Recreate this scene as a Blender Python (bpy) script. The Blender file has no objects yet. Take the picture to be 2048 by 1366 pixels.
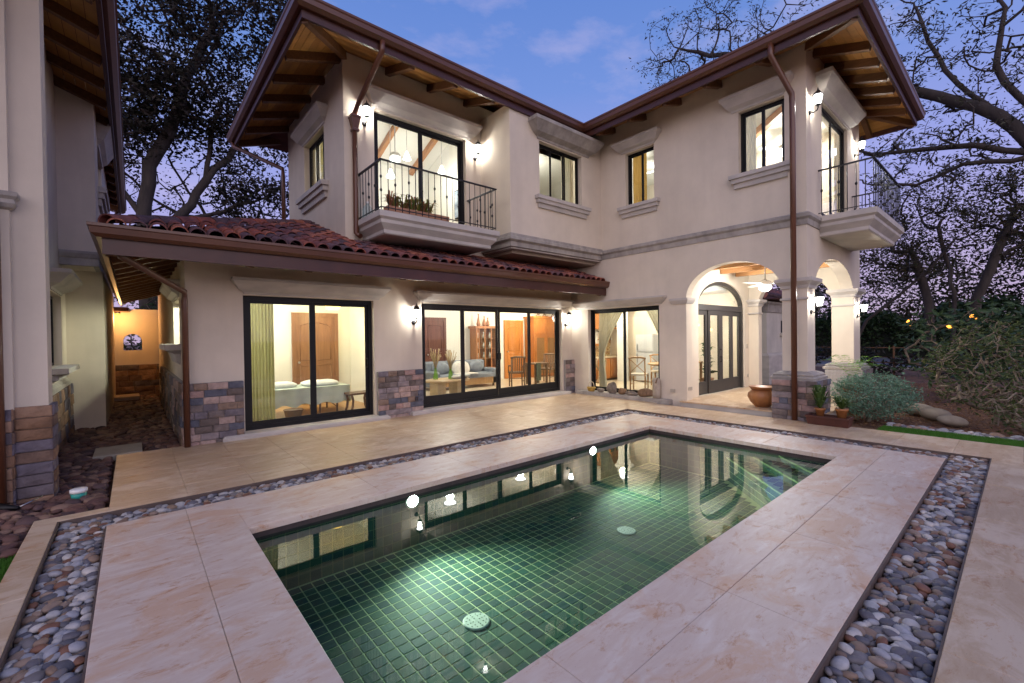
import bpy, bmesh, math, random
import numpy as np
from mathutils import Vector, Matrix

# ------------------------------------------------------------------ camera, sky, sun, exposure
sc = bpy.context.scene
col = sc.collection
cam_d = bpy.data.cameras.new('camera'); cam = bpy.data.objects.new('camera', cam_d); col.objects.link(cam)
cam_d.sensor_width = 36.0; cam_d.lens = 15.502; cam_d.clip_start = 0.05; cam_d.clip_end = 3000
YAW, PIT, ROL = math.radians(49.309), math.radians(-0.608), math.radians(-0.759)
fw = Vector((math.cos(YAW)*math.cos(PIT), math.sin(YAW)*math.cos(PIT), math.sin(PIT)))
rt = Vector((math.sin(YAW), -math.cos(YAW), 0)); up = rt.cross(fw)
rt2 = rt*math.cos(ROL) + up*math.sin(ROL); up2 = up*math.cos(ROL) - rt*math.sin(ROL)
cm = Matrix((rt2, up2, -fw)).transposed().to_4x4(); cm.translation = (0, 0, 1.6)
cam.matrix_world = cm
sc.camera = cam
sc.view_settings.view_transform = 'Standard'; sc.view_settings.look = 'None'
sc.view_settings.exposure = 1.15; sc.view_settings.gamma = 1.0
sc.cycles.use_denoising = True
try: sc.cycles.denoiser = 'OPENIMAGEDENOISE'
except Exception: pass
sc.cycles.max_bounces = 7; sc.cycles.diffuse_bounces = 3; sc.cycles.glossy_bounces = 3
sc.cycles.transparent_max_bounces = 16; sc.cycles.transmission_bounces = 4
sc.cycles.caustics_reflective = False; sc.cycles.caustics_refractive = False
sc.cycles.sample_clamp_indirect = 4.0

SUN_EL, SUN_AZ = math.radians(9), math.radians(228)      # azimuth measured from +X, counter-clockwise: behind the camera
wd = bpy.data.worlds.new('World'); sc.world = wd; wd.use_nodes = True
wt = wd.node_tree; wn = wt.nodes; wl = wt.links; wn.clear()
def W(t, **k):
    n = wn.new(t)
    for a, b in k.items(): setattr(n, a, b)
    return n
sky = W('ShaderNodeTexSky', sky_type='NISHITA', sun_disc=False, sun_elevation=SUN_EL, altitude=200, air_density=1.2, dust_density=0.6, ozone_density=3.0)
sky.sun_rotation = math.radians(90) - SUN_AZ
tc = W('ShaderNodeTexCoord'); sep = W('ShaderNodeSeparateXYZ'); wl.new(tc.outputs['Generated'], sep.inputs[0])
dusk = W('ShaderNodeValToRGB'); wl.new(sep.outputs['Z'], dusk.inputs[0])
el = dusk.color_ramp.elements
el[0].position = 0.0; el[0].color = (.50, .38, .56, 1)
el[1].position = 1.0; el[1].color = (.05, .13, .42, 1)
for p, c in ((.10, (.50, .40, .66, 1)), (.28, (.33, .35, .74, 1)), (.48, (.16, .27, .66, 1)), (.72, (.08, .19, .56, 1))):
    e = el.new(p); e.color = c
# thin clouds
mp = W('ShaderNodeMapping'); wl.new(tc.outputs['Generated'], mp.inputs[0]); mp.inputs['Scale'].default_value = (1.0, 2.6, 5.0); mp.inputs['Rotation'].default_value = (0, 0.25, 0.5)
nz = W('ShaderNodeTexNoise'); wl.new(mp.outputs[0], nz.inputs['Vector']); nz.inputs['Scale'].default_value = 2.1; nz.inputs['Detail'].default_value = 7; nz.inputs['Roughness'].default_value = .6
cr = W('ShaderNodeValToRGB'); wl.new(nz.outputs[0], cr.inputs[0]); cr.color_ramp.elements[0].position = .50; cr.color_ramp.elements[1].position = .80
cr.color_ramp.elements[1].color = (.6, .6, .6, 1)
mx = W('ShaderNodeMixRGB'); wl.new(cr.outputs[0], mx.inputs[0]); wl.new(dusk.outputs[0], mx.inputs[1]); mx.inputs[2].default_value = (.60, .52, .74, 1)
sk = W('ShaderNodeMixRGB', blend_type='MULTIPLY'); sk.inputs[0].default_value = 1; wl.new(sky.outputs[0], sk.inputs[1]); sk.inputs[2].default_value = (.055, .055, .055, 1)
ad = W('ShaderNodeMixRGB', blend_type='MIX'); ad.inputs[0].default_value = .88; wl.new(sk.outputs[0], ad.inputs[1]); wl.new(mx.outputs[0], ad.inputs[2])
bg = W('ShaderNodeBackground'); wl.new(ad.outputs[0], bg.inputs[0]); bg.inputs[1].default_value = 0.55
wo = W('ShaderNodeOutputWorld'); wl.new(bg.outputs[0], wo.inputs[0])

sun_d = bpy.data.lights.new('sun', 'SUN'); sun = bpy.data.objects.new('sun', sun_d); col.objects.link(sun)
sun_d.energy = 1.15; sun_d.angle = math.radians(110); sun_d.color = (1.0, .83, .71)
sv = Vector((math.cos(SUN_AZ)*math.cos(SUN_EL), math.sin(SUN_AZ)*math.cos(SUN_EL), math.sin(SUN_EL)))
sun.rotation_euler = sv.to_track_quat('Z', 'Y').to_euler(); sun.location = (0, 0, 40)

# ------------------------------------------------------------------ helpers
rnd = random.Random(7)
def tag(o, label=None, cat=None, group=None, kind=None):
    if label: o['label'] = label
    if cat: o['category'] = cat
    if group: o['group'] = group
    if kind: o['kind'] = kind
    return o
def thing(name, label, cat, loc=(0, 0, 0), rz=0.0, group=None):
    o = bpy.data.objects.new(name, None); col.objects.link(o); o.empty_display_size = .1
    o.location = loc; o.rotation_euler = (0, 0, rz); return tag(o, label, cat, group)
def structure(name, mesh_builder, m, label=None):
    o = mesh_builder.build(name, m); return tag(o, label, None, None, 'structure')
def root_loc(p):
    while p.parent: p = p.parent
    return Vector(p.location)
def link(name, me, parent=None, loc=None, rot=None, scale=None):
    o = bpy.data.objects.new(name, me); col.objects.link(o)
    if parent: o.parent = parent
    if loc is not None: o.location = loc
    if rot is not None: o.rotation_euler = rot
    if scale is not None: o.scale = scale
    return o
def copy_tree(o, parent=None):
    c = o.copy(); col.objects.link(c); c.parent = parent
    for ch in [k for k in bpy.data.objects if k.parent == o]: copy_tree(ch, c)
    return c
class MB:
    def __init__(s): s.v = []; s.f = []; s.sm = []
    def add(s, vs, fs, smooth=False):
        b = len(s.v); s.v += [tuple(v) for v in vs]; s.f += [tuple(i+b for i in f) for f in fs]; s.sm += [smooth]*len(fs); return s
    def box(s, x0, x1, y0, y1, z0, z1):
        return s.add([(x0,y0,z0),(x1,y0,z0),(x1,y1,z0),(x0,y1,z0),(x0,y0,z1),(x1,y0,z1),(x1,y1,z1),(x0,y1,z1)],
                     [(0,3,2,1),(4,5,6,7),(0,1,5,4),(1,2,6,5),(2,3,7,6),(3,0,4,7)])
    def cbox(s, c, d): return s.box(c[0]-d[0]/2, c[0]+d[0]/2, c[1]-d[1]/2, c[1]+d[1]/2, c[2]-d[2]/2, c[2]+d[2]/2)
    def bbox(s, x0, x1, y0, y1, z0, z1, b=.01):
        """box with chamfered top rim"""
        vs = [(x0,y0,z0),(x1,y0,z0),(x1,y1,z0),(x0,y1,z0),(x0,y0,z1-b),(x1,y0,z1-b),(x1,y1,z1-b),(x0,y1,z1-b),
              (x0+b,y0+b,z1),(x1-b,y0+b,z1),(x1-b,y1-b,z1),(x0+b,y1-b,z1)]
        return s.add(vs, [(0,3,2,1),(0,1,5,4),(1,2,6,5),(2,3,7,6),(3,0,4,7),(4,5,9,8),(5,6,10,9),(6,7,11,10),(7,4,8,11),(8,9,10,11)])
    def beam(s, p, q, w, h, roll_up=(0,0,1)):
        p = Vector(p); q = Vector(q); d = (q-p).normalized(); u = Vector(roll_up)
        side = d.cross(u)
        if side.length < 1e-4: side = d.cross(Vector((1,0,0)))
        side.normalize(); u = side.cross(d).normalized(); side *= w/2; u *= h/2
        vs = [p-side-u, p+side-u, p+side+u, p-side+u, q-side-u, q+side-u, q+side+u, q-side+u]
        return s.add(vs, [(0,1,2,3),(7,6,5,4),(0,4,5,1),(1,5,6,2),(2,6,7,3),(3,7,4,0)])
    def tube(s, pts, rs, n=8, smooth=True, cap=True):
        pts = [Vector(p) for p in pts]
        if not hasattr(rs, '__len__'): rs = [rs]*len(pts)
        b = len(s.v); vs = []; prev = None
        for i, p in enumerate(pts):
            d = (pts[min(i+1, len(pts)-1)] - pts[max(i-1, 0)]).normalized()
            if prev is None:
                a = d.orthogonal().normalized()
            else:
                a = (prev - d*prev.dot(d)); a = a.normalized() if a.length > 1e-5 else d.orthogonal().normalized()
            prev = a; c = d.cross(a)
            for k in range(n):
                t = 2*math.pi*k/n; vs.append(p + (a*math.cos(t) + c*math.sin(t))*rs[i])
        fs = []
        for i in range(len(pts)-1):
            for k in range(n):
                k2 = (k+1) % n; fs.append((i*n+k, i*n+k2, (i+1)*n+k2, (i+1)*n+k))
        s.add(vs, fs, smooth)
        if cap:
            s.f.append(tuple(b+k for k in reversed(range(n)))); s.f.append(tuple(b+(len(pts)-1)*n+k for k in range(n))); s.sm += [False, False]
        return s
    def lathe(s, c, prof, n=16, smooth=True, sx=1, sy=1, lobes=0, lob=0.0):
        vs = []; 
        for r, z in prof:
            for k in range(n):
                t = 2*math.pi*k/n; rr = r*(1+lob*math.cos(lobes*t)) if lobes else r
                vs.append((c[0]+rr*math.cos(t)*sx, c[1]+rr*math.sin(t)*sy, c[2]+z))
        fs = []
        for i in range(len(prof)-1):
            for k in range(n):
                k2 = (k+1) % n; fs.append((i*n+k, i*n+k2, (i+1)*n+k2, (i+1)*n+k))
        b = len(s.v); s.add(vs, fs, smooth)
        s.f.append(tuple(b+k for k in reversed(range(n)))); s.f.append(tuple(b+(len(prof)-1)*n+k for k in range(n))); s.sm += [False, False]
        return s
    def rings(s, rings, smooth=False, cap=True):
        n = len(rings[0]); b = len(s.v); vs = [p for r in rings for p in r]; fs = []
        for i in range(len(rings)-1):
            for k in range(n):
                k2 = (k+1) % n; fs.append((i*n+k, i*n+k2, (i+1)*n+k2, (i+1)*n+k))
        s.add(vs, fs, smooth)
        if cap:
            s.f.append(tuple(b+k for k in reversed(range(n)))); s.f.append(tuple(b+(len(rings)-1)*n+k for k in range(n))); s.sm += [False, False]
        return s
    def prism(s, poly, ext):
        """poly: list of 3D points, ext: extrusion vector"""
        e = Vector(ext); n = len(poly); vs = [Vector(p) for p in poly] + [Vector(p)+e for p in poly]
        fs = [tuple(reversed(range(n))), tuple(range(n, 2*n))] + [(k, (k+1) % n, n+(k+1) % n, n+k) for k in range(n)]
        return s.add(vs, fs)
    def build(s, name, m, parent=None, local=False, fix=True):
        off = Vector((0,0,0)) if (parent is None or local) else root_loc(parent)
        me = bpy.data.meshes.new(name)
        vs = np.array(s.v, dtype=float).reshape(-1, 3) - np.array(off)
        me.from_pydata(vs.tolist(), [], s.f)
        me.polygons.foreach_set('use_smooth', s.sm)
        if fix:
            bm = bmesh.new(); bm.from_mesh(me); bmesh.ops.recalc_face_normals(bm, faces=bm.faces); bm.to_mesh(me); bm.free()
        me.update()
        if m is not None: me.materials.append(m)
        return link(name, me, parent)
def np_mesh(name, v, f, m, parent=None, smooth=False):
    """big meshes from numpy: v (n,3), f (k,3|4)"""
    off = np.zeros(3) if parent is None else np.array(root_loc(parent))
    me = bpy.data.meshes.new(name); v = np.asarray(v, dtype=np.float32) - off.astype(np.float32); f = np.asarray(f, dtype=np.int32)
    k = f.shape[1]
    me.vertices.add(len(v)); me.vertices.foreach_set('co', v.ravel())
    me.loops.add(f.size); me.loops.foreach_set('vertex_index', f.ravel())
    me.polygons.add(len(f)); me.polygons.foreach_set('loop_start', np.arange(0, f.size, k, dtype=np.int32))
    try: me.polygons.foreach_set('loop_total', np.full(len(f), k, dtype=np.int32))
    except Exception: pass
    me.polygons.foreach_set('use_smooth', np.full(len(f), smooth))
    me.update(calc_edges=True); me.validate()
    me.materials.append(m)
    return link(name, me, parent)

# ------------------------------------------------------------------ materials
def srgb(r, g, b):
    f = lambda c: ((c/255+.055)/1.055)**2.4 if c > 10 else c/255/12.92
    return (f(r), f(g), f(b), 1)
def rgba(c): return tuple(c) if len(c) == 4 else tuple(c)+(1,)
def base_mat(name):
    m = bpy.data.materials.new(name); m.use_nodes = True; nt = m.node_tree; nt.nodes.clear()
    o = nt.nodes.new('ShaderNodeOutputMaterial'); p = nt.nodes.new('ShaderNodeBsdfPrincipled'); nt.links.new(p.outputs[0], o.inputs[0])
    return m, nt, p
def noise(nt, scale, detail=5, rough=.55, stretch=(1,1,1), dist=0, rot=(0,0,0), obj=False):
    N, L = nt.nodes, nt.links
    if obj: g = N.new('ShaderNodeTexCoord'); out = g.outputs['Object']
    else: g = N.new('ShaderNodeNewGeometry'); out = g.outputs['Position']
    mp = N.new('ShaderNodeMapping'); L.new(out, mp.inputs[0]); mp.inputs['Scale'].default_value = stretch; mp.inputs['Rotation'].default_value = rot
    n = N.new('ShaderNodeTexNoise'); L.new(mp.outputs[0], n.inputs['Vector'])
    n.inputs['Scale'].default_value = scale; n.inputs['Detail'].default_value = detail; n.inputs['Roughness'].default_value = rough; n.inputs['Distortion'].default_value = dist
    return n.outputs[0]
def ramp(nt, src, stops, const=False):
    r = nt.nodes.new('ShaderNodeValToRGB'); nt.links.new(src, r.inputs[0]); e = r.color_ramp.elements
    if const: r.color_ramp.interpolation = 'CONSTANT'
    e[0].position = stops[0][0]; e[0].color = rgba(stops[0][1]); e[1].position = stops[-1][0]; e[1].color = rgba(stops[-1][1])
    for p, c in stops[1:-1]:
        k = e.new(p); k.color = rgba(c)
    return r.outputs[0]
def mixc(nt, fac, a, b, blend='MIX'):
    m = nt.nodes.new('ShaderNodeMixRGB'); m.blend_type = blend
    for i, x in enumerate((fac, a, b)):
        if hasattr(x, 'links') or isinstance(x, bpy.types.NodeSocket): nt.links.new(x, m.inputs[i])
        elif i == 0: m.inputs[0].default_value = x
        else: m.inputs[i].default_value = rgba(x)
    return m.outputs[0]
def bump(nt, p, h, strength=.3, dist=.02):
    b = nt.nodes.new('ShaderNodeBump'); b.inputs['Strength'].default_value = strength; b.inputs['Distance'].default_value = dist
    nt.links.new(h, b.inputs['Height']); nt.links.new(b.outputs[0], p.inputs['Normal'])
def simple(name, c1, c2=None, scale=8, rough=.6, bmp=0.0, metal=0.0, stretch=(1,1,1), spec=.5, detail=5, lo=.3, hi=.7, bscale=None, obj=False):
    m, nt, p = base_mat(name)
    p.inputs['Roughness'].default_value = rough; p.inputs['Metallic'].default_value = metal; p.inputs['Specular IOR Level'].default_value = spec
    if c2 is None: c2 = tuple(x*.8 for x in c1[:3])
    n = noise(nt, scale, detail, stretch=stretch, obj=obj)
    nt.links.new(ramp(nt, n, [(lo, c1), (hi, c2)]), p.inputs['Base Color'])
    if bmp: bump(nt, p, noise(nt, bscale or scale*3, 6, stretch=stretch, obj=obj), bmp)
    return m
def random_mat(name, cols, rough=.7, bmp=.3, bscale=40, per_island=False, mottle=.35, spec=.4):
    """colour picked per object (or per loose piece), with mottling"""
    m, nt, p = base_mat(name); p.inputs['Roughness'].default_value = rough; p.inputs['Specular IOR Level'].default_value = spec
    if per_island: g = nt.nodes.new('ShaderNodeNewGeometry'); src = g.outputs['Random Per Island']
    else: g = nt.nodes.new('ShaderNodeObjectInfo'); src = g.outputs['Random']
    n = len(cols); c = ramp(nt, src, [(i/n, k) for i, k in enumerate(cols)], const=True)
    nn = noise(nt, bscale*.35, 5)
    dk = ramp(nt, nn, [(.3, (1-mottle,)*3), (.7, (1+mottle*.3,)*3)])
    nt.links.new(mixc(nt, 1.0, c, dk, 'MULTIPLY'), p.inputs['Base Color'])
    if bmp: bump(nt, p, noise(nt, bscale, 5), bmp)
    return m
def wood(name, c1, c2, axis=0, scale=3, rough=.45, spec=.4):
    st = [9, 9, 9]; st[axis] = .8
    m, nt, p = base_mat(name); p.inputs['Roughness'].default_value = rough; p.inputs['Specular IOR Level'].default_value = spec
    n = noise(nt, scale, 6, .6, tuple(st), .6)
    nt.links.new(ramp(nt, n, [(.3, c1), (.55, tuple((a+b)/2 for a, b in zip(c1, c2))), (.72, c2)]), p.inputs['Base Color'])
    bump(nt, p, n, .12, .01); return m
def emit(name, c, s):
    m = bpy.data.materials.new(name); m.use_nodes = True; nt = m.node_tree; nt.nodes.clear()
    o = nt.nodes.new('ShaderNodeOutputMaterial'); e = nt.nodes.new('ShaderNodeEmission'); e.inputs[0].default_value = rgba(c); e.inputs[1].default_value = s
    nt.links.new(e.outputs[0], o.inputs[0]); return m
def lampglass(name, c, s, t=.55):
    m = bpy.data.materials.new(name); m.use_nodes = True; nt = m.node_tree; nt.nodes.clear()
    o = nt.nodes.new('ShaderNodeOutputMaterial'); e = nt.nodes.new('ShaderNodeEmission'); e.inputs[0].default_value = rgba(c); e.inputs[1].default_value = s
    tr = nt.nodes.new('ShaderNodeBsdfTransparent'); mxs = nt.nodes.new('ShaderNodeMixShader'); mxs.inputs[0].default_value = 1-t
    nt.links.new(tr.outputs[0], mxs.inputs[1]); nt.links.new(e.outputs[0], mxs.inputs[2]); nt.links.new(mxs.outputs[0], o.inputs[0]); return m
def glass_mat(name, tint=(.93, .95, .94), ior=1.45, boost=1.0, rough=0.0, bmp=None):
    m = bpy.data.materials.new(name); m.use_nodes = True; nt = m.node_tree; nt.nodes.clear()
    o = nt.nodes.new('ShaderNodeOutputMaterial'); tr = nt.nodes.new('ShaderNodeBsdfTransparent'); tr.inputs[0].default_value = rgba(tint)
    gl = nt.nodes.new('ShaderNodeBsdfGlossy'); gl.inputs['Roughness'].default_value = rough; gl.inputs[0].default_value = (1, 1, 1, 1)
    fr = nt.nodes.new('ShaderNodeFresnel'); fr.inputs[0].default_value = ior
    mu = nt.nodes.new('ShaderNodeMath'); mu.operation = 'MULTIPLY'; mu.inputs[1].default_value = boost; mu.use_clamp = True
    ge = nt.nodes.new('ShaderNodeNewGeometry'); fb_ = nt.nodes.new('ShaderNodeMath'); fb_.operation = 'SUBTRACT'; fb_.inputs[0].default_value = 1; nt.links.new(ge.outputs['Backfacing'], fb_.inputs[1])
    mf = nt.nodes.new('ShaderNodeMath'); mf.operation = 'MULTIPLY'; nt.links.new(fr.outputs[0], mf.inputs[0]); nt.links.new(fb_.outputs[0], mf.inputs[1]); nt.links.new(mf.outputs[0], mu.inputs[0])
    ms = nt.nodes.new('ShaderNodeMixShader'); nt.links.new(mu.outputs[0], ms.inputs[0]); nt.links.new(tr.outputs[0], ms.inputs[1]); nt.links.new(gl.outputs[0], ms.inputs[2]); nt.links.new(ms.outputs[0], o.inputs[0])
    if bmp:
        b = nt.nodes.new('ShaderNodeBump'); b.inputs['Strength'].default_value = bmp[0]; b.inputs['Distance'].default_value = .02
        nt.links.new(noise(nt, bmp[1], 3), b.inputs['Height']); nt.links.new(b.outputs[0], gl.inputs['Normal']); nt.links.new(b.outputs[0], fr.inputs['Normal'])
    return m
def travertine(name, pale, mid, warm, rough=.42, pits=True, vein=(1.2, 5, 1)):
    m, nt, p = base_mat(name); p.inputs['Roughness'].default_value = rough; p.inputs['Specular IOR Level'].default_value = .35
    a = noise(nt, 1.5, 8, .62, vein, .5); b = noise(nt, 1.6, 8, .68, (1, 1.5, 1), .8); f = noise(nt, 26, 6, .75, vein)
    c = ramp(nt, a, [(.30, pale), (.50, mid), (.68, pale)])
    w = ramp(nt, b, [(.50, (0, 0, 0)), (.60, (.75, .75, .75))])
    c = mixc(nt, w, c, warm)
    oi = nt.nodes.new('ShaderNodeObjectInfo'); c = mixc(nt, 1.0, c, ramp(nt, oi.outputs['Random'], [(0, (.94, .94, .94)), (1, (1.04, 1.03, 1.02))]), 'MULTIPLY')
    sp = ramp(nt, f, [(.30, (.30, .20, .13)), (.355, (1, 1, 1))])
    c = mixc(nt, .85, c, sp, 'MULTIPLY')
    st = noise(nt, 4.5, 9, .8, (1, 2.2, 1), .5)
    c = mixc(nt, .8, c, ramp(nt, st, [(.38, (.80, .58, .42)), (.46, (1, 1, 1))]), 'MULTIPLY')
    nt.links.new(c, p.inputs['Base Color'])
    bump(nt, p, f, .18, .01); return m
def plaster(name, c, dirt=.12):
    m, nt, p = base_mat(name); p.inputs['Roughness'].default_value = .85; p.inputs['Specular IOR Level'].default_value = .2
    n = noise(nt, 1.3, 6, .6); n2 = noise(nt, 3.5, 5, .6, (1, 1, .12))
    cc = ramp(nt, n, [(.3, tuple(x*(1-dirt) for x in c)), (.65, c)])
    cc = mixc(nt, .25, cc, ramp(nt, n2, [(.35, (1-dirt*1.6,)*3), (.6, (1, 1, 1))]), 'MULTIPLY')
    nt.links.new(cc, p.inputs['Base Color']); bump(nt, p, noise(nt, 70, 4, .6), .10, .01); return m
def leaf_mat(name, cols, trans=.25, rough=.55):
    m, nt, p = base_mat(name); p.inputs['Roughness'].default_value = rough; p.inputs['Specular IOR Level'].default_value = .3
    g = nt.nodes.new('ShaderNodeNewGeometry'); n = len(cols)
    c = ramp(nt, g.outputs['Random Per Island'], [(i/max(1, n-1), k) for i, k in enumerate(cols)])
    nt.links.new(c, p.inputs['Base Color'])
    tl = nt.nodes.new('ShaderNodeBsdfTranslucent'); nt.links.new(c, tl.inputs[0])
    ms = nt.nodes.new('ShaderNodeMixShader'); ms.inputs[0].default_value = trans
    out = [k for k in nt.nodes if k.type == 'OUTPUT_MATERIAL'][0]
    nt.links.new(p.outputs[0], ms.inputs[1]); nt.links.new(tl.outputs[0], ms.inputs[2]); nt.links.new(ms.outputs[0], out.inputs[0]); return m

WALL = plaster('cream_plaster', (.70, .615, .50))
INWALL = plaster('interior_plaster', (.80, .79, .73), .04)
TRIM = simple('cast_stone', (.56, .51, .46), (.40, .37, .34), 2.2, .8, .15, stretch=(1, 1, 2.5), detail=8, bscale=40)
TRIMD = simple('weathered_cast_stone', (.44, .40, .36), (.24, .22, .20), 3.0, .85, .2, stretch=(1.5, 1.5, .8), detail=8, bscale=40)
FASCIA = simple('brown_fascia_paint', (.075, .024, .015), (.05, .016, .011), 3, .38, .05, spec=.5)
GUTTER = simple('brown_gutter_metal', (.125, .046, .022), (.09, .032, .016), 2, .32, .0, spec=.6)
BEAM = wood('dark_rafter_wood', (.10, .042, .018), (.19, .085, .035), 1, 2.5)
PLANK = random_mat('soffit_plank_wood', [(.46, .215, .055), (.40, .18, .045), (.52, .26, .075), (.34, .15, .04), (.48, .23, .06)], .42, .1, 12, mottle=.25)
FRAME = simple('black_aluminium', (.007, .007, .008), (.005, .005, .006), 4, .45, .0, spec=.3)
DOORFR = simple('dark_bronze_frame', (.018, .017, .016), (.013, .0125, .012), 4, .42, .0, spec=.35)
GLASS = glass_mat('window_glass', (.94, .96, .95), 1.5, 1.0)
IRON = simple('wrought_iron', (.022, .022, .026), (.015, .015, .018), 6, .45, .0, metal=.3)
STONE = random_mat('split_face_stone', [srgb(120, 112, 118), srgb(168, 140, 132), srgb(142, 120, 104), srgb(98, 100, 112), srgb(182, 158, 148), srgb(128, 116, 112), srgb(150, 138, 138), srgb(110, 98, 92)], .82, .6, 30, mottle=.4)
STONE2 = random_mat('rough_brown_stone', [srgb(150, 118, 96), srgb(128, 104, 90), srgb(112, 102, 106), srgb(164, 132, 108), srgb(120, 112, 122), srgb(140, 108, 84)], .85, .9, 18, mottle=.45)
MORTAR = simple('grey_mortar', (.34, .32, .31), (.26, .24, .23), 20, .9, .3)
TILECAP = random_mat('clay_roof_tile', [srgb(150, 82, 66), srgb(124, 72, 68), srgb(104, 74, 78), srgb(168, 104, 84), srgb(92, 70, 76), srgb(136, 84, 78), srgb(112, 80, 84)], .75, .4, 22, mottle=.45)
TILEPAN = random_mat('clay_pan_tile', [srgb(96, 52, 42), srgb(110, 62, 50), srgb(84, 50, 46)], .8, .4, 22, per_island=True, mottle=.45)
ROOFCLAY = simple('roof_clay', srgb(110, 62, 50), srgb(80, 46, 40), 4, .8, .4)  # one plain clay colour for all roof planes
TRAV = travertine('pool_coping_travertine', (.70, .61, .53), (.62, .49, .40), (.60, .385, .25))
TRAVT = travertine('terrace_travertine', (.60, .455, .31), (.50, .35, .215), (.66, .53, .39), .38, vein=(.8, 4, 1))
PEB_COLS = [srgb(150, 148, 150), srgb(176, 172, 170), srgb(118, 112, 112), srgb(140, 116, 98), srgb(196, 188, 180), srgb(104, 100, 106), srgb(150, 128, 112), srgb(164, 162, 166), srgb(126, 88, 70), srgb(92, 90, 96)]
PEB = random_mat('river_pebble', PEB_COLS, .6, .15, 60, mottle=.25)
PEBM = random_mat('river_pebble_mass', PEB_COLS, .6, .15, 60, per_island=True, mottle=.25)
DPEB_COLS = [srgb(104, 74, 66), srgb(88, 62, 58), srgb(120, 88, 76), srgb(96, 74, 72), srgb(136, 108, 92), srgb(78, 60, 60)]
DPEB = random_mat('brown_cobble', DPEB_COLS, .7, .25, 40, mottle=.3)
DPEBM = random_mat('brown_cobble_mass', DPEB_COLS, .7, .25, 40, per_island=True, mottle=.3)
SOIL = simple('mulch_soil', (.16, .075, .042), (.07, .036, .022), 5, .95, .8, bscale=40, detail=9)
DARK = simple('dark_edging', (.07, .05, .045), (.04, .03, .028), 8, .8, .2)
METAL = simple('brushed_steel', (.55, .55, .56), (.45, .45, .46), 6, .3, .0, metal=1.0)
WHITEP = simple('white_enamel', (.80, .80, .78), (.74, .74, .72), 6, .35)
def light_pt(name, loc, energy, color=(1, .95, .88), r=.04, parent=None):
    d = bpy.data.lights.new(name, 'POINT'); d.energy = energy; d.color = color; d.shadow_soft_size = r
    o = bpy.data.objects.new(name, d); col.objects.link(o)
    if parent: o.parent = parent; o.location = Vector(loc) - root_loc(parent)
    else: o.location = loc
    return o
# ------------------------------------------------------------------ the villa: walls, openings, roofs
def apt(axis, plane):
    return (lambda a, t, z: (a, plane+t, z)) if axis == 'x' else (lambda a, t, z: (plane+t, a, z))
def wall(mb, axis, plane, thick, a0, a1, z0, z1, holes=(), arches=()):
    """solid wall with real openings and reveals; arches: (a0,a1,zfoot,zspring,ztop)"""
    P = apt(axis, plane)
    hs = list(holes) + [(b0, b1, zf, zt) for b0, b1, zf, zs, zt in arches]
    A = sorted({a0, a1, *[min(max(h[0], a0), a1) for h in hs], *[min(max(h[1], a0), a1) for h in hs]}); Z = sorted({z0, z1, *[max(h[2], z0) for h in hs], *[min(h[3], z1) for h in hs]})
    def solid(i, j):
        if i < 0 or j < 0 or i >= len(A)-1 or j >= len(Z)-1: return False
        a = (A[i]+A[i+1])/2; z = (Z[j]+Z[j+1])/2
        return not any(h[0] < a < h[1] and h[2] < z < h[3] for h in hs)
    for i in range(len(A)-1):
        for j in range(len(Z)-1):
            if not solid(i, j): continue
            x0, x1, w0, w1 = A[i], A[i+1], Z[j], Z[j+1]
            for t in (0, thick): mb.add([P(x0,t,w0), P(x1,t,w0), P(x1,t,w1), P(x0,t,w1)], [(0,1,2,3) if t == 0 else (3,2,1,0)])
            for di, dj, q in ((-1,0,((x0,w0),(x0,w1))), (1,0,((x1,w0),(x1,w1))), (0,-1,((x0,w0),(x1,w0))), (0,1,((x0,w1),(x1,w1)))):
                if not solid(i+di, j+dj):
                    (p, r), (s_, t_) = q
                    mb.add([P(p,0,r), P(s_,0,t_), P(s_,thick,t_), P(p,thick,r)], [(0,1,2,3)])
    for b0, b1, zf, zs, zt in arches:
        c = (b0+b1)/2; ra = (b1-b0)/2; rz = zt-zs; n = 14
        for s_ in (-1, 1):
            arc = [(c + s_*ra*math.cos(t), zs + rz*math.sin(t)) for t in [math.pi/2*k/n for k in range(n+1)]]
            cor = (c + s_*ra, zt)
            for t in (0, thick):
                for k in range(n):
                    mb.add([P(cor[0],t,cor[1]), P(arc[k][0],t,arc[k][1]), P(arc[k+1][0],t,arc[k+1][1])], [(0,1,2)])
            for k in range(n):
                mb.add([P(arc[k][0],0,arc[k][1]), P(arc[k+1][0],0,arc[k+1][1]), P(arc[k+1][0],thick,arc[k+1][1]), P(arc[k][0],thick,arc[k][1])], [(0,1,2,3)], True)
def cornice(axis, plane, a0, a1, prof, sgn=-1):
    """moulding on a wall face with returned ends; prof = [(outset, z)...] from bottom to top"""
    P = apt(axis, plane); mb = MB()
    mb.rings([[P(a0-o, .02*-sgn*-1 if False else 0.0, z), P(a0-o, sgn*o, z), P(a1+o, sgn*o, z), P(a1+o, 0.0, z)] for o, z in prof])
    return mb
def crown(z0, h, d):
    return [(.02, z0), (.03, z0+.12*h), (.10*d/.2, z0+.30*h), (.11*d/.2, z0+.36*h), (.145*d/.2, z0+.55*h), (.18*d/.2, z0+.72*h), (d, z0+.80*h), (d, z0+h)]
def sillprof(z1, h, d):
    return [(.012, z1-h), (.35*d, z1-h), (.40*d, z1-.62*h), (.72*d, z1-.62*h), (.75*d, z1-.30*h), (d, z1-.30*h), (d, z1)]
def ring4(x0, x1, y0, y1, prof):
    return [[(x0-o, y0-o, z), (x1+o, y0-o, z), (x1+o, y1+o, z), (x0-o, y1+o, z)] for o, z in prof]
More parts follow.
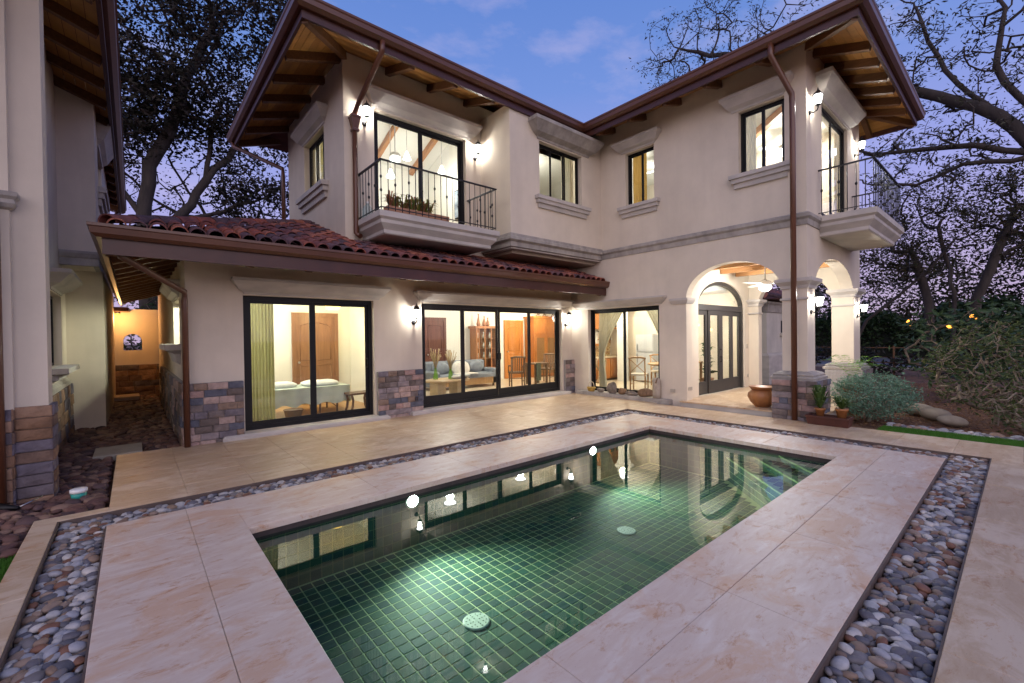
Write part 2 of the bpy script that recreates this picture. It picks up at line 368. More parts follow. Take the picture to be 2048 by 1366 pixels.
def sweep(path, prof):
    """profile (outward offset, z) carried along a mitred eave path; outward is the right hand side"""
    mb = MB(); n = len(path); rings = []
    for i, p in enumerate(path):
        p = Vector((p[0], p[1])); dirs = []
        if i > 0: dirs.append((p-Vector(path[i-1][:2])).normalized())
        if i < n-1: dirs.append((Vector(path[i+1][:2])-p).normalized())
        nr = [Vector((d.y, -d.x)) for d in dirs]
        m = nr[0] if len(nr) == 1 else (nr[0]+nr[1])/(1+nr[0].dot(nr[1]))
        rings.append([(p.x+m.x*o, p.y+m.y*o, z) for o, z in prof])
    return mb.rings(rings)
def window(parent, axis, plane, a0, a1, z0, z1, n=2, fr=.05, mat=None, inset=.12, depth=.07, bottom=None, name='window', sgn=1, handle=None):
    """framed sliding window: outer frame > sash (each), pane (each)"""
    mat = mat or FRAME; P = apt(axis, plane)
    def bx(mb, b0, b1, w0, w1, t0, t1):
        p, q = P(b0, t0, w0), P(b1, t1, w1)
        mb.box(min(p[0],q[0]), max(p[0],q[0]), min(p[1],q[1]), max(p[1],q[1]), w0, w1)
    mb = MB(); i0 = sgn*inset; i1 = sgn*(inset+depth)
    bx(mb, a0, a1, z1-fr, z1, i0, i1); bx(mb, a0, a1, z0, z0+fr, i0, i1); bx(mb, a0, a0+fr, z0+fr, z1-fr, i0, i1); bx(mb, a1-fr, a1, z0+fr, z1-fr, i0, i1)
    w = mb.build(name, mat, parent)
    ww = (a1-a0-2*fr)/n; bt = bottom or fr*.8; sf = fr*.8
    for k in range(n):
        s0 = a0+fr+k*ww; s1 = s0+ww; o = .012 + (.024 if k % 2 else 0.0)
        t0, t1 = sgn*(inset+o), sgn*(inset+o+.022)
        m2 = MB(); bx(m2, s0, s1, z1-fr-sf, z1-fr, t0, t1); bx(m2, s0, s1, z0+fr, z0+fr+bt, t0, t1)
        bx(m2, s0, s0+sf, z0+fr+bt, z1-fr-sf, t0, t1); bx(m2, s1-sf, s1, z0+fr+bt, z1-fr-sf, t0, t1)
        m2.build('sash', mat, w)
        g = MB(); bx(g, s0+sf, s1-sf, z0+fr+bt, z1-fr-sf, (t0+t1)/2-.003, (t0+t1)/2+.003); g.build('pane', GLASS, w)
        if handle and k in handle:
            h = MB(); hx = s1-sf*.5 if handle[k] > 0 else s0+sf*.5; hz = z0+(z1-z0)*.46
            h.tube([P(hx, sgn*(inset+o)-.005*sgn, hz-.09), P(hx, sgn*(inset+o)-.05*sgn, hz-.07), P(hx, sgn*(inset+o)-.05*sgn, hz+.07), P(hx, sgn*(inset+o)-.005*sgn, hz+.09)], .011, 6)
            h.build('handle', FRAME, w)
    return w

villa = thing('villa', 'two-storey cream stucco villa with brown eaves and arched porch behind the pool', 'house', (6.5, 9.0, 0))
YA, XB, XL, XU = 8.42, 9.5, .62, 3.1
YU, YE, XR = 7.35, 2.63, 13.5
mb = MB(); wall(mb, 'x', YA, .25, XL, XB, -.15, 3.3, [(1.39, 3.63, .08, 2.35), (4.70, 9.08, .08, 2.35)]); mb.build('ground_floor_wall', WALL, villa)
mb = MB(); wall(mb, 'x', YA, .25, XU, XB, 3.3, 7.06, [(3.70, 5.90, 3.93, 6.15), (7.17, 9.4, 3.8, 6.62)]); mb.build('upper_wall', WALL, villa)
mb = MB(); wall(mb, 'y', XL, .2, YA+.25, 17.8, -.15, 3.05, [(9.6, 11.0, 1.55, 2.35)]); mb.build('side_wall', WALL, villa)
mb = MB(); wall(mb, 'y', XU, .25, YA+.25, 12.3, 3.3, 7.0, [(9.55, 10.95, 4.86, 6.08)]); mb.build('side_wall', WALL, villa)
mb = MB(); wall(mb, 'y', 6.33, .22, YU, YA, 3.62, 6.72); wall(mb, 'x', YU, .22, 6.55, XB, 3.62, 6.70, [(7.23, 8.73, 4.87, 6.15)]); mb.build('bay_wall', WALL, villa)
mb = MB(); wall(mb, 'y', XB, .25, YE, YA+.25, -.15, 6.97, [(5.67, 7.83, .10, 2.31), (5.77, 6.57, 4.83, 6.16), (2.99, 3.83, 4.85, 6.14)], [(3.05, 4.99, -.15, 2.42, 3.11)]); mb.build('wing_wall', WALL, villa)
mb = MB(); wall(mb, 'x', YE, .25, XB+.25, XR, -.15, 7.0, [(10.45, 12.4, 3.93, 6.2)], [(9.95, 12.9, -.15, 2.45, 3.15)]); mb.build('wing_end_wall', WALL, villa)
mb = MB(); wall(mb, 'y', XR-.25, .25, YE+.25, 12.7, -.15, 7.0, [], [(3.15, 4.85, -.15, 2.42, 3.11)]); mb.build('wing_wall', WALL, villa)
mb = MB(); wall(mb, 'x', 5.1, .22, XB+.25, XR-.25, 0, 3.4, [], [(10.28, 12.95, .10, 2.30, 2.95)]); mb.build('porch_wall', WALL, villa)
mb = MB(); wall(mb, 'x', 12.5, .2, XL+.2, XR-.25, 0, 3.3); mb.build('rear_wall', INWALL, villa)
mb = MB(); wall(mb, 'x', 12.3, .2, XU+.25, XR-.25, 3.3, 7.6); mb.build('rear_wall', INWALL, villa)
# rooms
mb = MB(); wall(mb, 'x', 11.2, .12, XL+.2, 4.2, 0, 2.8); mb.build('partition_wall', INWALL, villa)
mb = MB(); wall(mb, 'y', 4.2, .14, YA+.25, 12.5, 0, 2.8); mb.build('partition_wall', INWALL, villa)
mb = MB(); wall(mb, 'x', 9.88, .14, 11.55, XR-.25, 0, 2.8); mb.build('partition_wall', INWALL, villa)
mb = MB(); wall(mb, 'y', 7.05, .12, YA+.25, 12.3, 3.75, 7.3); mb.build('partition_wall', INWALL, villa)
mb = MB(); wall(mb, 'x', 4.9, .12, XB+.25, XR-.25, 3.75, 6.8); mb.build('partition_wall', INWALL, villa)
mb = MB(); wall(mb, 'x', 8.3, .12, XB+.25, XR-.25, 3.75, 6.8); mb.build('partition_wall', INWALL, villa)
mb = MB()
for x0, x1, y0, y1 in ((XL+.2, XB, YA+.25, 12.5), (XB, XR-.25, YA+.25, 12.5), (XB+.25, XR-.25, 5.32, YA+.25)): mb.box(x0, x1, y0, y1, 2.8, 2.9)
mb.build('ceiling', INWALL, villa)
mb = MB(); mb.box(XB+.25, XR-.25, YE+.25, 5.1, 3.36, 3.44); mb.build('porch_ceiling', INWALL, villa)
mb = MB()
for x0, x1, y0, y1 in ((XU+.25, XB, YA+.25, 12.3), (6.55, XB, YU+.22, YA), (XB+.25, XR-.25, YE+.25, 12.3)): mb.box(x0, x1, y0, y1, 3.5, 3.78)
mb.build('upper_floor', simple('upper_floor_tile', (.5, .42, .33), (.44, .36, .28), 4, .4), villa)
mb = MB()
mb.add([(XU+.25, 8.67, 6.72), (7.05, 8.67, 6.72), (7.05, 10.4, 7.42), (XU+.25, 10.4, 7.42)], [(0,1,2,3)]); mb.add([(XU+.25, 10.4, 7.42), (7.05, 10.4, 7.42), (7.05, 12.3, 6.72), (XU+.25, 12.3, 6.72)], [(0,1,2,3)])
mb.box(7.17, XB+.25, YU+.22, 12.3, 6.62, 6.66); mb.box(XB+.25, XR-.25, YE+.25, 12.3, 6.62, 6.66)
mb.build('ceiling', INWALL, villa)
BEAMI = wood('interior_beam_wood', (.36, .17, .07), (.50, .26, .11), 1, 2)
for x in (4.15, 5.35, 6.55):
    mb = MB().beam((x, 8.69, 6.66), (x, 10.4, 7.35), .11, .16); mb.beam((x, 10.4, 7.35), (x, 12.28, 6.66), .11, .16); mb.build('ceiling_beam', BEAMI, villa)
for x in (10.6, 11.5, 12.4):
    MB().box(x-.06, x+.06, YE+.27, 5.08, 3.14, 3.36).build('porch_beam', wood('porch_beam_wood', (.42, .20, .075), (.56, .30, .13), 1, 2), villa)
MB().beam((10.4, 2.9, 6.5), (12.2, 4.88, 6.5), .12, .16).build('ceiling_beam', BEAMI, villa)
TILEF = simple('interior_floor_tile', (.62, .53, .40), (.54, .45, .33), 2.5, .28, .05)
WFLOOR = wood('bedroom_floor_wood', (.42, .22, .08), (.55, .32, .13), 0, 2.0, .3)
mb = MB(); mb.box(4.34, XB, YA+.25, 12.5, -.1, .06); mb.box(XB, XR-.25, YA+.25, 12.5, -.1, .06); mb.box(XB+.25, XR-.25, 5.32, YA+.25, -.1, .06); mb.build('room_floor', TILEF, villa)
for i, x in enumerate([.82+.13*k for k in range(26)]):
    MB().box(x, x+.126, YA+.25, 11.2, -.05, .06).build('floor_plank', WFLOOR, villa)
# porch floor with step
mb = MB(); mb.box(9.38, 13.75, 2.42, 5.1, -.15, .07); mb.build('porch_step', TRIM, villa)
pf = MB().box(9.36, 13.78, 2.40, 5.1, .07, .10).build('porch_floor', TRAVT, villa)

# windows and doors (frames, sashes, panes)
bedw = window(villa, 'x', YA, 1.39, 3.63, .08, 2.35, 2, .07, bottom=.07, inset=.10, name='sliding_door', handle={1: 1})
livw = window(villa, 'x', YA, 4.70, 9.08, .08, 2.35, 4, .075, mat=DOORFR, bottom=.17, inset=.10, name='sliding_door', handle={1: 1, 2: -1})
kitw = window(villa, 'y', XB, 5.67, 7.83, .10, 2.31, 2, .06, inset=.12, name='picture_window')
window(villa, 'x', YA, 3.70, 5.90, 3.93, 6.15, 2, .07, inset=.10, name='balcony_door')
window(villa, 'x', YU, 7.23, 8.73, 4.87, 6.15, 3, .045)
window(villa, 'y', XB, 5.77, 6.57, 4.83, 6.16, 2, .045)
window(villa, 'y', XB, 2.99, 3.83, 4.85, 6.14, 2, .045)
window(villa, 'y', XU, 9.55, 10.95, 4.86, 6.08, 3, .045)
window(villa, 'y', XL, 9.6, 11.0, 1.55, 2.35, 2, .045)
window(villa, 'x', YE, 10.45, 12.4, 3.93, 6.2, 2, .07, inset=.06, name='balcony_door')
# arched entrance door of four glazed leaves
ent = MB(); ent.box(10.28, 12.95, 5.14, 5.24, 2.2, 2.34); ent.box(10.28, 10.35, 5.14, 5.24, .10, 2.2); ent.box(12.88, 12.95, 5.14, 5.24, .10, 2.2)
c, ra, rz = 11.615, 1.335, .65
arc = lambda q: [(c+(ra-q)*math.cos(t), 5.14, 2.30+(rz-q)*math.sin(t)) for t in [math.pi*k/24 for k in range(25)]]
a1_, a2_ = arc(.0), arc(.09)
for k in range(24): ent.prism([a1_[k], a1_[k+1], a2_[k+1], a2_[k]], (0, .1, 0))
ENTR = simple('taupe_door_paint', (.042, .038, .034), (.033, .030, .027), 3, .42)
ent = ent.build('entrance_door', ENTR, villa)
xs = [10.35, 10.93, 11.62, 12.30, 12.88]
for k in range(4):
    x0, x1 = xs[k], xs[k+1]; yo = 5.165 if k in (1, 2) else 5.19; st = .11
    m2 = MB(); m2.box(x0, x0+st, yo, yo+.045, .11, 2.2); m2.box(x1-st, x1, yo, yo+.045, .11, 2.2); m2.box(x0+st, x1-st, yo, yo+.045, .11, .42); m2.box(x0+st, x1-st, yo, yo+.045, 2.08, 2.2)
    m2.build('door_leaf', ENTR, ent)
    MB().box(x0+st, x1-st, yo+.018, yo+.026, .42, 2.08).build('pane', GLASS, ent)
poly = [(c+(ra-.09)*math.cos(t), 5.185, 2.34+(rz-.13)*math.sin(t)) for t in [math.pi*k/24 for k in range(25)]]
MB().prism(poly, (0, .008, 0)).build('transom_pane', GLASS, ent)
MB().tube([(11.56, 5.16, 1.2), (11.56, 5.10, 1.2), (11.46, 5.09, 1.2)], .012, 6).build('handle', IRON, ent)
MB().tube([(11.56, 5.16, 1.02), (11.56, 5.11, 1.02), (11.56, 5.11, .9), (11.56, 5.16, .88)], .012, 6).build('handle', IRON, ent)

# cast stone trim
cornice('x', YA, 1.42, 3.72, crown(2.37, .25, .20)).build('door_cornice', TRIM, villa)
cornice('x', YA, 4.70, 9.22, crown(2.37, .22, .20)).build('door_cornice', TRIM, villa)
cornice('y', XB, 5.62, 8.16, crown(2.33, .19, .16)).build('window_cornice', TRIM, villa)
cornice('x', YA, 3.72, 6.02, crown(6.18, .32, .22)).build('door_cornice', TRIM, villa)
cornice('x', YU, 7.18, 8.98, crown(6.18, .38, .30)).build('window_cornice', TRIMD, villa)
cornice('y', XB, 5.76, 6.66, crown(6.18, .26, .20)).build('window_cornice', TRIM, villa)
cornice('y', XB, 3.02, 3.94, crown(6.16, .30, .20)).build('window_cornice', TRIM, villa)
cornice('y', XU, 9.50, 11.0, crown(6.10, .30, .22)).build('window_cornice', TRIM, villa)
cornice('x', YE, 10.35, 12.5, crown(6.22, .40, .28)).build('door_cornice', TRIM, villa)
cornice('y', XL, 9.55, 11.05, crown(2.37, .28, .20)).build('window_cornice', TRIM, villa)
cornice('x', YU, 7.20, 8.82, sillprof(4.86, .27, .13)).build('window_sill', TRIM, villa)
cornice('y', XB, 5.74, 6.62, sillprof(4.83, .27, .13)).build('window_sill', TRIM, villa)
cornice('y', XB, 2.98, 3.86, sillprof(4.85, .27, .13)).build('window_sill', TRIM, villa)
cornice('y', XU, 9.45, 11.0, sillprof(4.86, .32, .15)).build('window_sill', TRIM, villa)
cornice('y', XL, 9.5, 11.1, [(.02, 1.2), (.05, 1.25), (.08, 1.38), (.16, 1.45), (.22, 1.45), (.22, 1.55)]).build('window_sill', TRIM, villa)
cornice('x', YA, 1.25, 3.66, [(.0, -.02), (.20, -.02), (.20, .045), (.17, .075), (.02, .078)]).build('door_sill', TRIM, villa)
cornice('x', YA, 4.55, 9.02, [(.0, -.02), (.20, -.02), (.20, .05), (.18, .078), (.02, .078)]).build('door_sill', TRIM, villa)
cornice('y', XB, 5.50, 8.02, [(.0, -.02), (.16, -.02), (.16, .075), (.15, .095), (.02, .098)]).build('window_sill', TRIMD, villa)
# string course and bay ledge
sweep([(6.33, 8.415), (6.33, YU), (XB, YU)], [(-.05, 3.58), (.02, 3.60), (.02, 3.70), (.09, 3.74), (.09, 3.80), (.05, 3.82), (.05, 3.88), (-.05, 3.90)]).build('bay_ledge', TRIMD, villa)
MB().box(6.36, XB, YU+.03, YA, 3.56, 3.60).build('bay_soffit', TRIM, villa)
sweep([(XB, YU), (XB, YE), (XR, YE)], [(-.05, 3.60), (.02, 3.62), (.03, 3.72), (.07, 3.76), (.07, 3.82), (.02, 3.85), (-.05, 3.86)]).build('string_course', TRIMD, villa)
sweep([(XB, 8.4), (XB, 5.0)], [(-.05, 2.30), (.0, 2.30)] + [(.0, 2.31), (-.05, 2.31)]) if False else None
# columns, capitals, piers
def impost(x0, x1, y0, y1, z, nm='capital', h=.19):
    MB().rings(ring4(x0, x1, y0, y1, [(.0, z), (.02, z), (.03, z+.3*h), (.09, z+.62*h), (.10, z+.66*h), (.10, z+h), (.0, z+h)])).build(nm, TRIM, villa)
    MB().rings(ring4(x0, x1, y0, y1, [(.0, z-.22), (.022, z-.22), (.03, z-.20), (.022, z-.175), (.0, z-.175)])).build('neck_ring', TRIM, villa)
impost(9.5-.002, 9.95+.002, 2.63-.002, 3.05+.002, 2.44)
impost(12.9-.002, 13.5+.002, 2.63-.002, 3.05+.002, 2.44)
impost(13.2-.002, 13.5+.002, 4.85-.002, 5.35, 2.36)
MB().rings(ring4(9.498, 9.752, 4.988, 5.32, [(.0, 2.30), (.02, 2.30), (.05, 2.36), (.06, 2.38), (.06, 2.43), (.0, 2.43)])).build('capital', TRIM, villa)
MB().box(XB+.25, 9.95, YE+.25, 3.05, -.1, 2.6).build('column', WALL, villa)
MB().box(12.9, XR-.25, YE+.25, 3.05, -.1, 2.6).build('column', WALL, villa)
mb = MB(); mb.box(9.47, 9.56, 2.60, 3.10, 0, .0) if False else None
for x0, x1, y0, y1, b in ((9.30, 10.08, 2.44, 3.17, .72), (12.75, 13.62, 2.44, 3.17, .72)):
    MB().rings(ring4(9.5 if x0 < 10 else 12.9, 9.95 if x0 < 10 else 13.5, 2.63, 3.05, [(.0, b), (.16, b), (.17, b+.05), (.12, b+.07), (.13, b+.10), (.09, b+.13), (.03, b+.15), (.0, b+.16)])).build('column_base', TRIMD, villa)
# split-face stone piers, stone by stone
unit_stones = []
for k in range(8):
    r2 = random.Random(100+k); m = MB()
    j = lambda: r2.uniform(.0, .10); f = [(.0+j(), -1, .0+j()), (1-j(), -1, .0+j()), (1-j(), -1, 1-j()), (j(), -1, 1-j())]
    # base rim in the wall plane (y=0), front face pushed out to y=-1 with uneven corners and centre
    rim = [(0, 0, 0), (1, 0, 0), (1, 0, 1), (0, 0, 1)]; mid = [(.0, -.62, .0), (1, -.62, 0), (1, -.62, 1), (0, -.62, 1)]
    fr_ = [(x, -1+r2.uniform(0, .35), z) for x, _, z in f]; ctr = [(r2.uniform(.35, .65), -1.05, r2.uniform(.35, .65))]
    m.add(rim+mid+fr_+ctr, [(0,1,5,4),(1,2,6,5),(2,3,7,6),(3,0,4,7),(4,5,9,8),(5,6,10,9),(6,7,11,10),(7,4,8,11),(8,9,12),(9,10,12),(10,11,12),(11,8,12)])
    unit_stones.append(m)
def stone_mesh(k, mat_, cache={}):
    key = (k, mat_.name)
    if key not in cache:
        o = unit_stones[k].build('stone', mat_); cache[key] = o.data; bpy.data.objects.remove(o)
    return cache[key]
def stone_face(parent, axis, plane, a0, a1, z0, z1, rowh=.118, wmin=.14, wmax=.30, depth=.035, mat_=None, seed=0, sgn=-1, gap=.006):
    """courses of separate stones on a wall face"""
    mat_ = mat_ or STONE; r3 = random.Random(seed); rl = root_loc(parent); n = max(1, round((z1-z0)/rowh)); h = (z1-z0)/n
    for i in range(n):
        a = a0
        while a < a1-1e-3:
            w = r3.uniform(wmin, wmax)
            if a1-(a+w) < wmin*.7: w = a1-a
            hh = h
            d = depth*r3.uniform(.55, 1.25)
            me = stone_mesh(r3.randrange(8), mat_)
            if axis == 'x': o = link('stone', me, parent, Vector((a+gap/2, plane, z0+i*h+gap/2))-rl, None, (w-gap, d*(-sgn), hh-gap))
            else: o = link('stone', me, parent, Vector((plane, a+w-gap/2, z0+i*h+gap/2))-rl, (0, 0, -math.pi/2), (w-gap, d*(-sgn), hh-gap))
            a += w
def pier(name, label, x0, x1, y0, y1, z1, faces, seed, parent=villa, rowh=.118, wmin=.14, wmax=.30, mat_=None, depth=.035, z0=-.06):
    p = MB().box(x0, x1, y0, y1, z0, z1).build(name, MORTAR, parent)
    if label: p['label'] = label
    for k, fc in enumerate(faces):
        if fc == 'f': stone_face(p, 'x', y0, x0-depth*.4, x1, z0, z1+.004, rowh, wmin, wmax, depth, mat_, seed+k)
        if fc == 'l': stone_face(p, 'y', x0, y0-depth*.4, y1, z0, z1+.004, rowh, wmin, wmax, depth, mat_, seed+k)
        if fc == 'r': stone_face(p, 'y', x1, y0, y1, z0, z1+.004, rowh, wmin, wmax, depth, mat_, seed+k, sgn=1)
    return p
pier('stone_pier', None, XL-.06, 1.36, YA-.10, YA, .94, 'f', 11)
pier('stone_pier', None, XL-.06, XL, YA, 15.0, .94, 'l', 14, rowh=.157, wmin=.25, wmax=.5)
pier('stone_pier', None, 3.67, 4.66, YA-.08, YA, .94, 'f', 21)
pier('stone_pier', None, 9.14, 9.49, YA-.08, YA, .93, 'f', 31)
pier('stone_pier', None, 9.30, 10.08, 2.44, 3.17, .72, 'lf', 41)
pier('stone_pier', None, 12.75, 13.62, 2.44, 3.17, .72, 'f', 51, rowh=.18, wmin=.3, wmax=.6)

# ---------------------------------------------------------------- upper roof
EZ, K = 6.90, .33
EP = [(2.07, 13.5), (2.07, 7.3), (8.75, 7.3), (8.75, 1.7), (14.55, 1.7), (14.55, 13.5)]
roof = MB()
def P3(x, y, d, off=0): return (x, y, EZ-.04+K*d+off)
R1, R2 = (5.17, 10.4), (11.85, 10.4)
for poly in ([(2.07,13.5,0),(2.07,7.3,0),(*R1,3.1)], [(2.07,7.3,0),(8.75,7.3,0),(11.65,10.2,2.9),(*R2,3.1),(*R1,3.1)], [(8.75,7.3,0),(8.75,1.7,0),(11.65,4.6,2.9),(11.65,10.2,2.9)],
             [(8.75,1.7,0),(14.55,1.7,0),(11.65,4.6,2.9)], [(14.55,1.7,0),(14.55,13.5,0),(11.85,10.4,3.1),(11.65,10.2,2.9),(11.65,4.6,2.9)], [(14.55,13.5,0),(2.07,13.5,0),(*R1,3.1),(*R2,3.1)]):
    roof.add([P3(*p) for p in poly], [tuple(range(len(poly)))])
roof = roof.build('roof', ROOFCLAY, villa)
sweep(EP, [(.0, EZ-.17), (.06, EZ-.17), (.115, EZ-.12), (.125, EZ-.05), (.14, EZ-.03), (.14, EZ+.005), (.11, EZ+.005), (.10, EZ-.02), (.0, EZ-.02)]).build('gutter', GUTTER, villa)
sweep(EP, [(-.045, EZ-.30), (-.0, EZ-.30), (-.0, EZ-.02), (-.045, EZ-.02)]).build('fascia', FASCIA, villa)
SZ = EZ-.20
def boards(parent, n, w, line):
    for i in range(n):
        d0 = .05+i*w; d1 = d0+w-.006
        mb = MB(); q = line(d0, d1)
        mb.add([(*q[0], SZ+K*d0), (*q[1], SZ+K*d0), (*q[2], SZ+K*d1), (*q[3], SZ+K*d1)] + [(*q[0], SZ+K*d0+.02), (*q[1], SZ+K*d0+.02), (*q[2], SZ+K*d1+.02), (*q[3], SZ+K*d1+.02)], [(0,1,2,3),(7,6,5,4),(0,4,5,1),(2,6,7,3),(1,5,6,2),(0,3,7,4)])
        mb.build('soffit_board', PLANK, parent)
boards(roof, 8, .125, lambda a, b: [(2.07+a, 13.5-a), (2.07+a, 7.3+a), (2.07+b, 7.3+b), (2.07+b, 13.5-b)])
boards(roof, 9, .125, lambda a, b: [(2.07+a, 7.3+a), (6.33, 7.3+a), (6.33, 7.3+b), (2.07+b, 7.3+b)])
boards(roof, 6, .125, lambda a, b: [(8.75+a, 7.34), (8.75+a, 1.7+a), (8.75+b, 1.7+b), (8.75+b, 7.34)])
boards(roof, 8, .120, lambda a, b: [(8.75+a, 1.7+a), (14.55-a, 1.7+a), (14.55-b, 1.7+b), (8.75+b, 1.7+b)])
boards(roof, 8, .125, lambda a, b: [(14.55-a, 1.7+a), (14.55-a, 13.5), (14.55-b, 13.5), (14.55-b, 1.7+b)])
def rafter(p, q): MB().beam(p, q, .10, .15).build('rafter', BEAM, villa)
zr = lambda d: SZ+K*d-.075
for y in np.arange(8.55, 13.3, .92): rafter((2.13, y, zr(.06)), (3.1, y, zr(1.03)))
for x in (4.0, 4.95, 5.9): rafter((x, 7.36, zr(.06)), (x, 8.42, zr(1.12)))
for y in (6.9, 6.0, 5.1, 4.2, 3.2): rafter((8.81, y, zr(.06)), (9.5, y, zr(.75)))
for x in np.arange(9.95, 14.0, .72): rafter((x, 1.76, zr(.06)), (x, 2.63, zr(.93)))
for y in np.arange(2.6, 6, .9): rafter((14.49, y, zr(.06)), (13.5, y, zr(1.05)))
rafter((2.12, 7.35, zr(.05)), (3.12, 8.40, zr(1.05))); rafter((8.80, 1.75, zr(.05)), (9.5, 2.6, zr(.75))); rafter((14.50, 1.75, zr(.05)), (13.52, 2.62, zr(.98)))
# ---------------------------------------------------------------- lower tiled roof
LZ, LK, LY, LX = 3.0, .35, 7.2, -.26
LP = [(LX, 17.0), (LX, LY), (XB-.01, LY)]
lr = MB()
lr.add([(LX, LY, LZ-.01), (XB-.01, LY, LZ-.01), (XB-.01, YA, LZ-.01+LK*1.22), (XU, YA, LZ-.01+LK*1.22), (XU, LY+XU-LX, LZ-.01+LK*(XU-LX))], [(0,1,2,3,4)])
lr.add([(LX, LY, LZ-.01), (XU, LY+XU-LX, LZ-.01+LK*(XU-LX)), (XU, 17.0, LZ-.01+LK*(XU-LX)), (LX, 17.0, LZ-.01)], [(0,1,2,3)])
lroof = lr.build('tiled_roof', ROOFCLAY, villa)
sweep(LP, [(.0, LZ-.15), (.05, LZ-.15), (.10, LZ-.11), (.11, LZ-.04), (.125, LZ-.03), (.125, LZ+.005), (.10, LZ+.005), (.09, LZ-.02), (.0, LZ-.02)]).build('gutter', GUTTER, villa)
sweep(LP, [(-.045, LZ-.34), (-.0, LZ-.34), (-.0, LZ-.02), (-.045, LZ-.02)]).build('fascia', FASCIA, villa)
tcap = MB(); n = 7
def halfring(r, y, z): return [(r*math.cos(math.pi*k/n), y, z+r*math.sin(math.pi*k/n)*.95) for k in range(n+1)]
ro = [halfring(.098, 0, 0), halfring(.082, .40, .0)]; ri = [halfring(.084, 0, 0), halfring(.07, .40, .0)]
vs = ro[0]+ro[1]+ri[0]+ri[1]; N1 = n+1; fs = []
for k in range(n): fs += [(k, k+1, N1+k+1, N1+k), (2*N1+k+1, 2*N1+k, 3*N1+k, 3*N1+k+1)]
tcap.add(vs, fs, True); tcap.add(vs, [(k, 2*N1+k, 2*N1+k+1, k+1) for k in range(n)] + [(N1+k, N1+k+1, 3*N1+k+1, 3*N1+k) for k in range(n)])
o = tcap.build('roof_tile', TILECAP); TM = o.data; bpy.data.objects.remove(o)
rv = root_loc(villa); ang = math.atan(LK); pans = []
for cx in np.arange(LX+.14, XB-.06, .2):
    dmax = min(cx-LX-.06, 10) if cx < XU else YA-LY
    r = 0; s = .0
    while s*math.cos(ang) < dmax-.08:
        d = s*math.cos(ang)-.06; z = LZ+.012+LK*d
        link('roof_tile', TM, lroof, Vector((cx+rnd.uniform(-.008, .008), LY+d, z+.012+rnd.uniform(-.004, .008)))-rv, (ang-.03+rnd.uniform(-.02, .02), rnd.uniform(-.03, .03), rnd.uniform(-.03, .03)))
        pans.append((cx+.1, LY+d, z)); s += .33
mb = MB()
for x, y, z in pans:
    L = .40; dz = L*math.sin(ang); dy = L*math.cos(ang); pr = [(-.085, .035), (-.05, .008), (0, 0), (.05, .008), (.085, .035)]
    mb.add([(x+a, y, z+b-.008) for a, b in pr] + [(x+a*.9, y+dy, z+dz+b-.022) for a, b in pr], [(k, k+1, 6+k, 5+k) for k in range(4)], True)
pb = mb.build('pan_tiles', TILEPAN, lroof, fix=False); pb['kind'] = 'stuff'
hv = Vector((XU-LX, XU-LX, LK*(XU-LX))); hl = hv.length; hd = hv.normalized(); q = hd.to_track_quat('Y', 'Z').to_euler()
t = .0
while t < hl-.3:
    p = Vector((LX+.05, LY+.05, LZ+.045)) + hd*t; link('roof_tile', TM, lroof, p-rv, q, (1.3, 1.05, 1.2)); t += .34
for i in range(7):
    d0 = .05+i*.125; MB().add([(LX+d0, 16.9, LZ-.22+LK*d0), (LX+d0, LY+d0, LZ-.22+LK*d0), (LX+d0+.12, LY+d0+.12, LZ-.22+LK*(d0+.12)), (LX+d0+.12, 16.9, LZ-.22+LK*(d0+.12))], [(0,1,2,3)]).build('soffit_board', PLANK, lroof)
for i in range(9):
    d0 = .05+i*.13; MB().add([(LX+d0, LY+d0, LZ-.22+LK*d0), (XB-.01, LY+d0, LZ-.22+LK*d0), (XB-.01, LY+d0+.124, LZ-.22+LK*(d0+.124)), (LX+d0+.124, LY+d0+.124, LZ-.22+LK*(d0+.124))], [(0,1,2,3)]).build('soffit_board', PLANK, lroof)
for y in np.arange(8.0, 16.5, .62): rafter((LX+.05, y, LZ-.30+LK*.05), (XL, y, LZ-.30+LK*.88))
for x in np.arange(1.3, 9.4, .8): rafter((x, LY+.05, LZ-.30+LK*.05), (x, YA, LZ-.30+LK*1.22))
rafter((LX+.05, LY+.05, LZ-.30+LK*.05), (XL, YA-.34, LZ-.30+LK*.88))
# ---------------------------------------------------------------- downpipes
def downpipe(pts, r=.042, hopper=None):
    o = MB().tube(pts, r, 10).build('downpipe', GUTTER, villa)
    if hopper:
        x, y, z = hopper; MB().rings([[(x-w, y-w, z+h), (x+w, y-w, z+h), (x+w, y+w, z+h), (x-w, y+w, z+h)] for w, h in ((.045, -.2), (.065, -.19), (.065, -.15), (.05, -.14), (.085, .04), (.095, .06), (.095, .10), (.0, .10))]).build('rain_hopper', GUTTER, o)
    return o
downpipe([(3.36, 7.24, 6.74), (3.36, 7.24, 6.58), (3.29, 8.10, 6.05), (3.28, 8.34, 5.88), (3.28, 8.34, 3.62), (3.31, 8.22, 3.55)], .05, (3.28, 8.33, 5.75))
downpipe([(8.70, 2.95, 6.76), (8.70, 2.95, 6.55), (9.22, 2.78, 5.98), (9.22, 2.77, 5.8), (9.20, 2.76, 0.0)], .05)
downpipe([(-.12, 7.36, 2.80), (-.10, 7.40, 2.68), (.60, 8.22, 2.34), (.60, 8.24, 2.2), (.60, 8.24, -.05)], .042)
downpipe([(2.05, 13.4, 6.75), (2.05, 13.3, 6.6), (3.0, 12.45, 6.0), (3.0, 12.42, 5.8), (3.0, 12.42, 3.9)], .05)
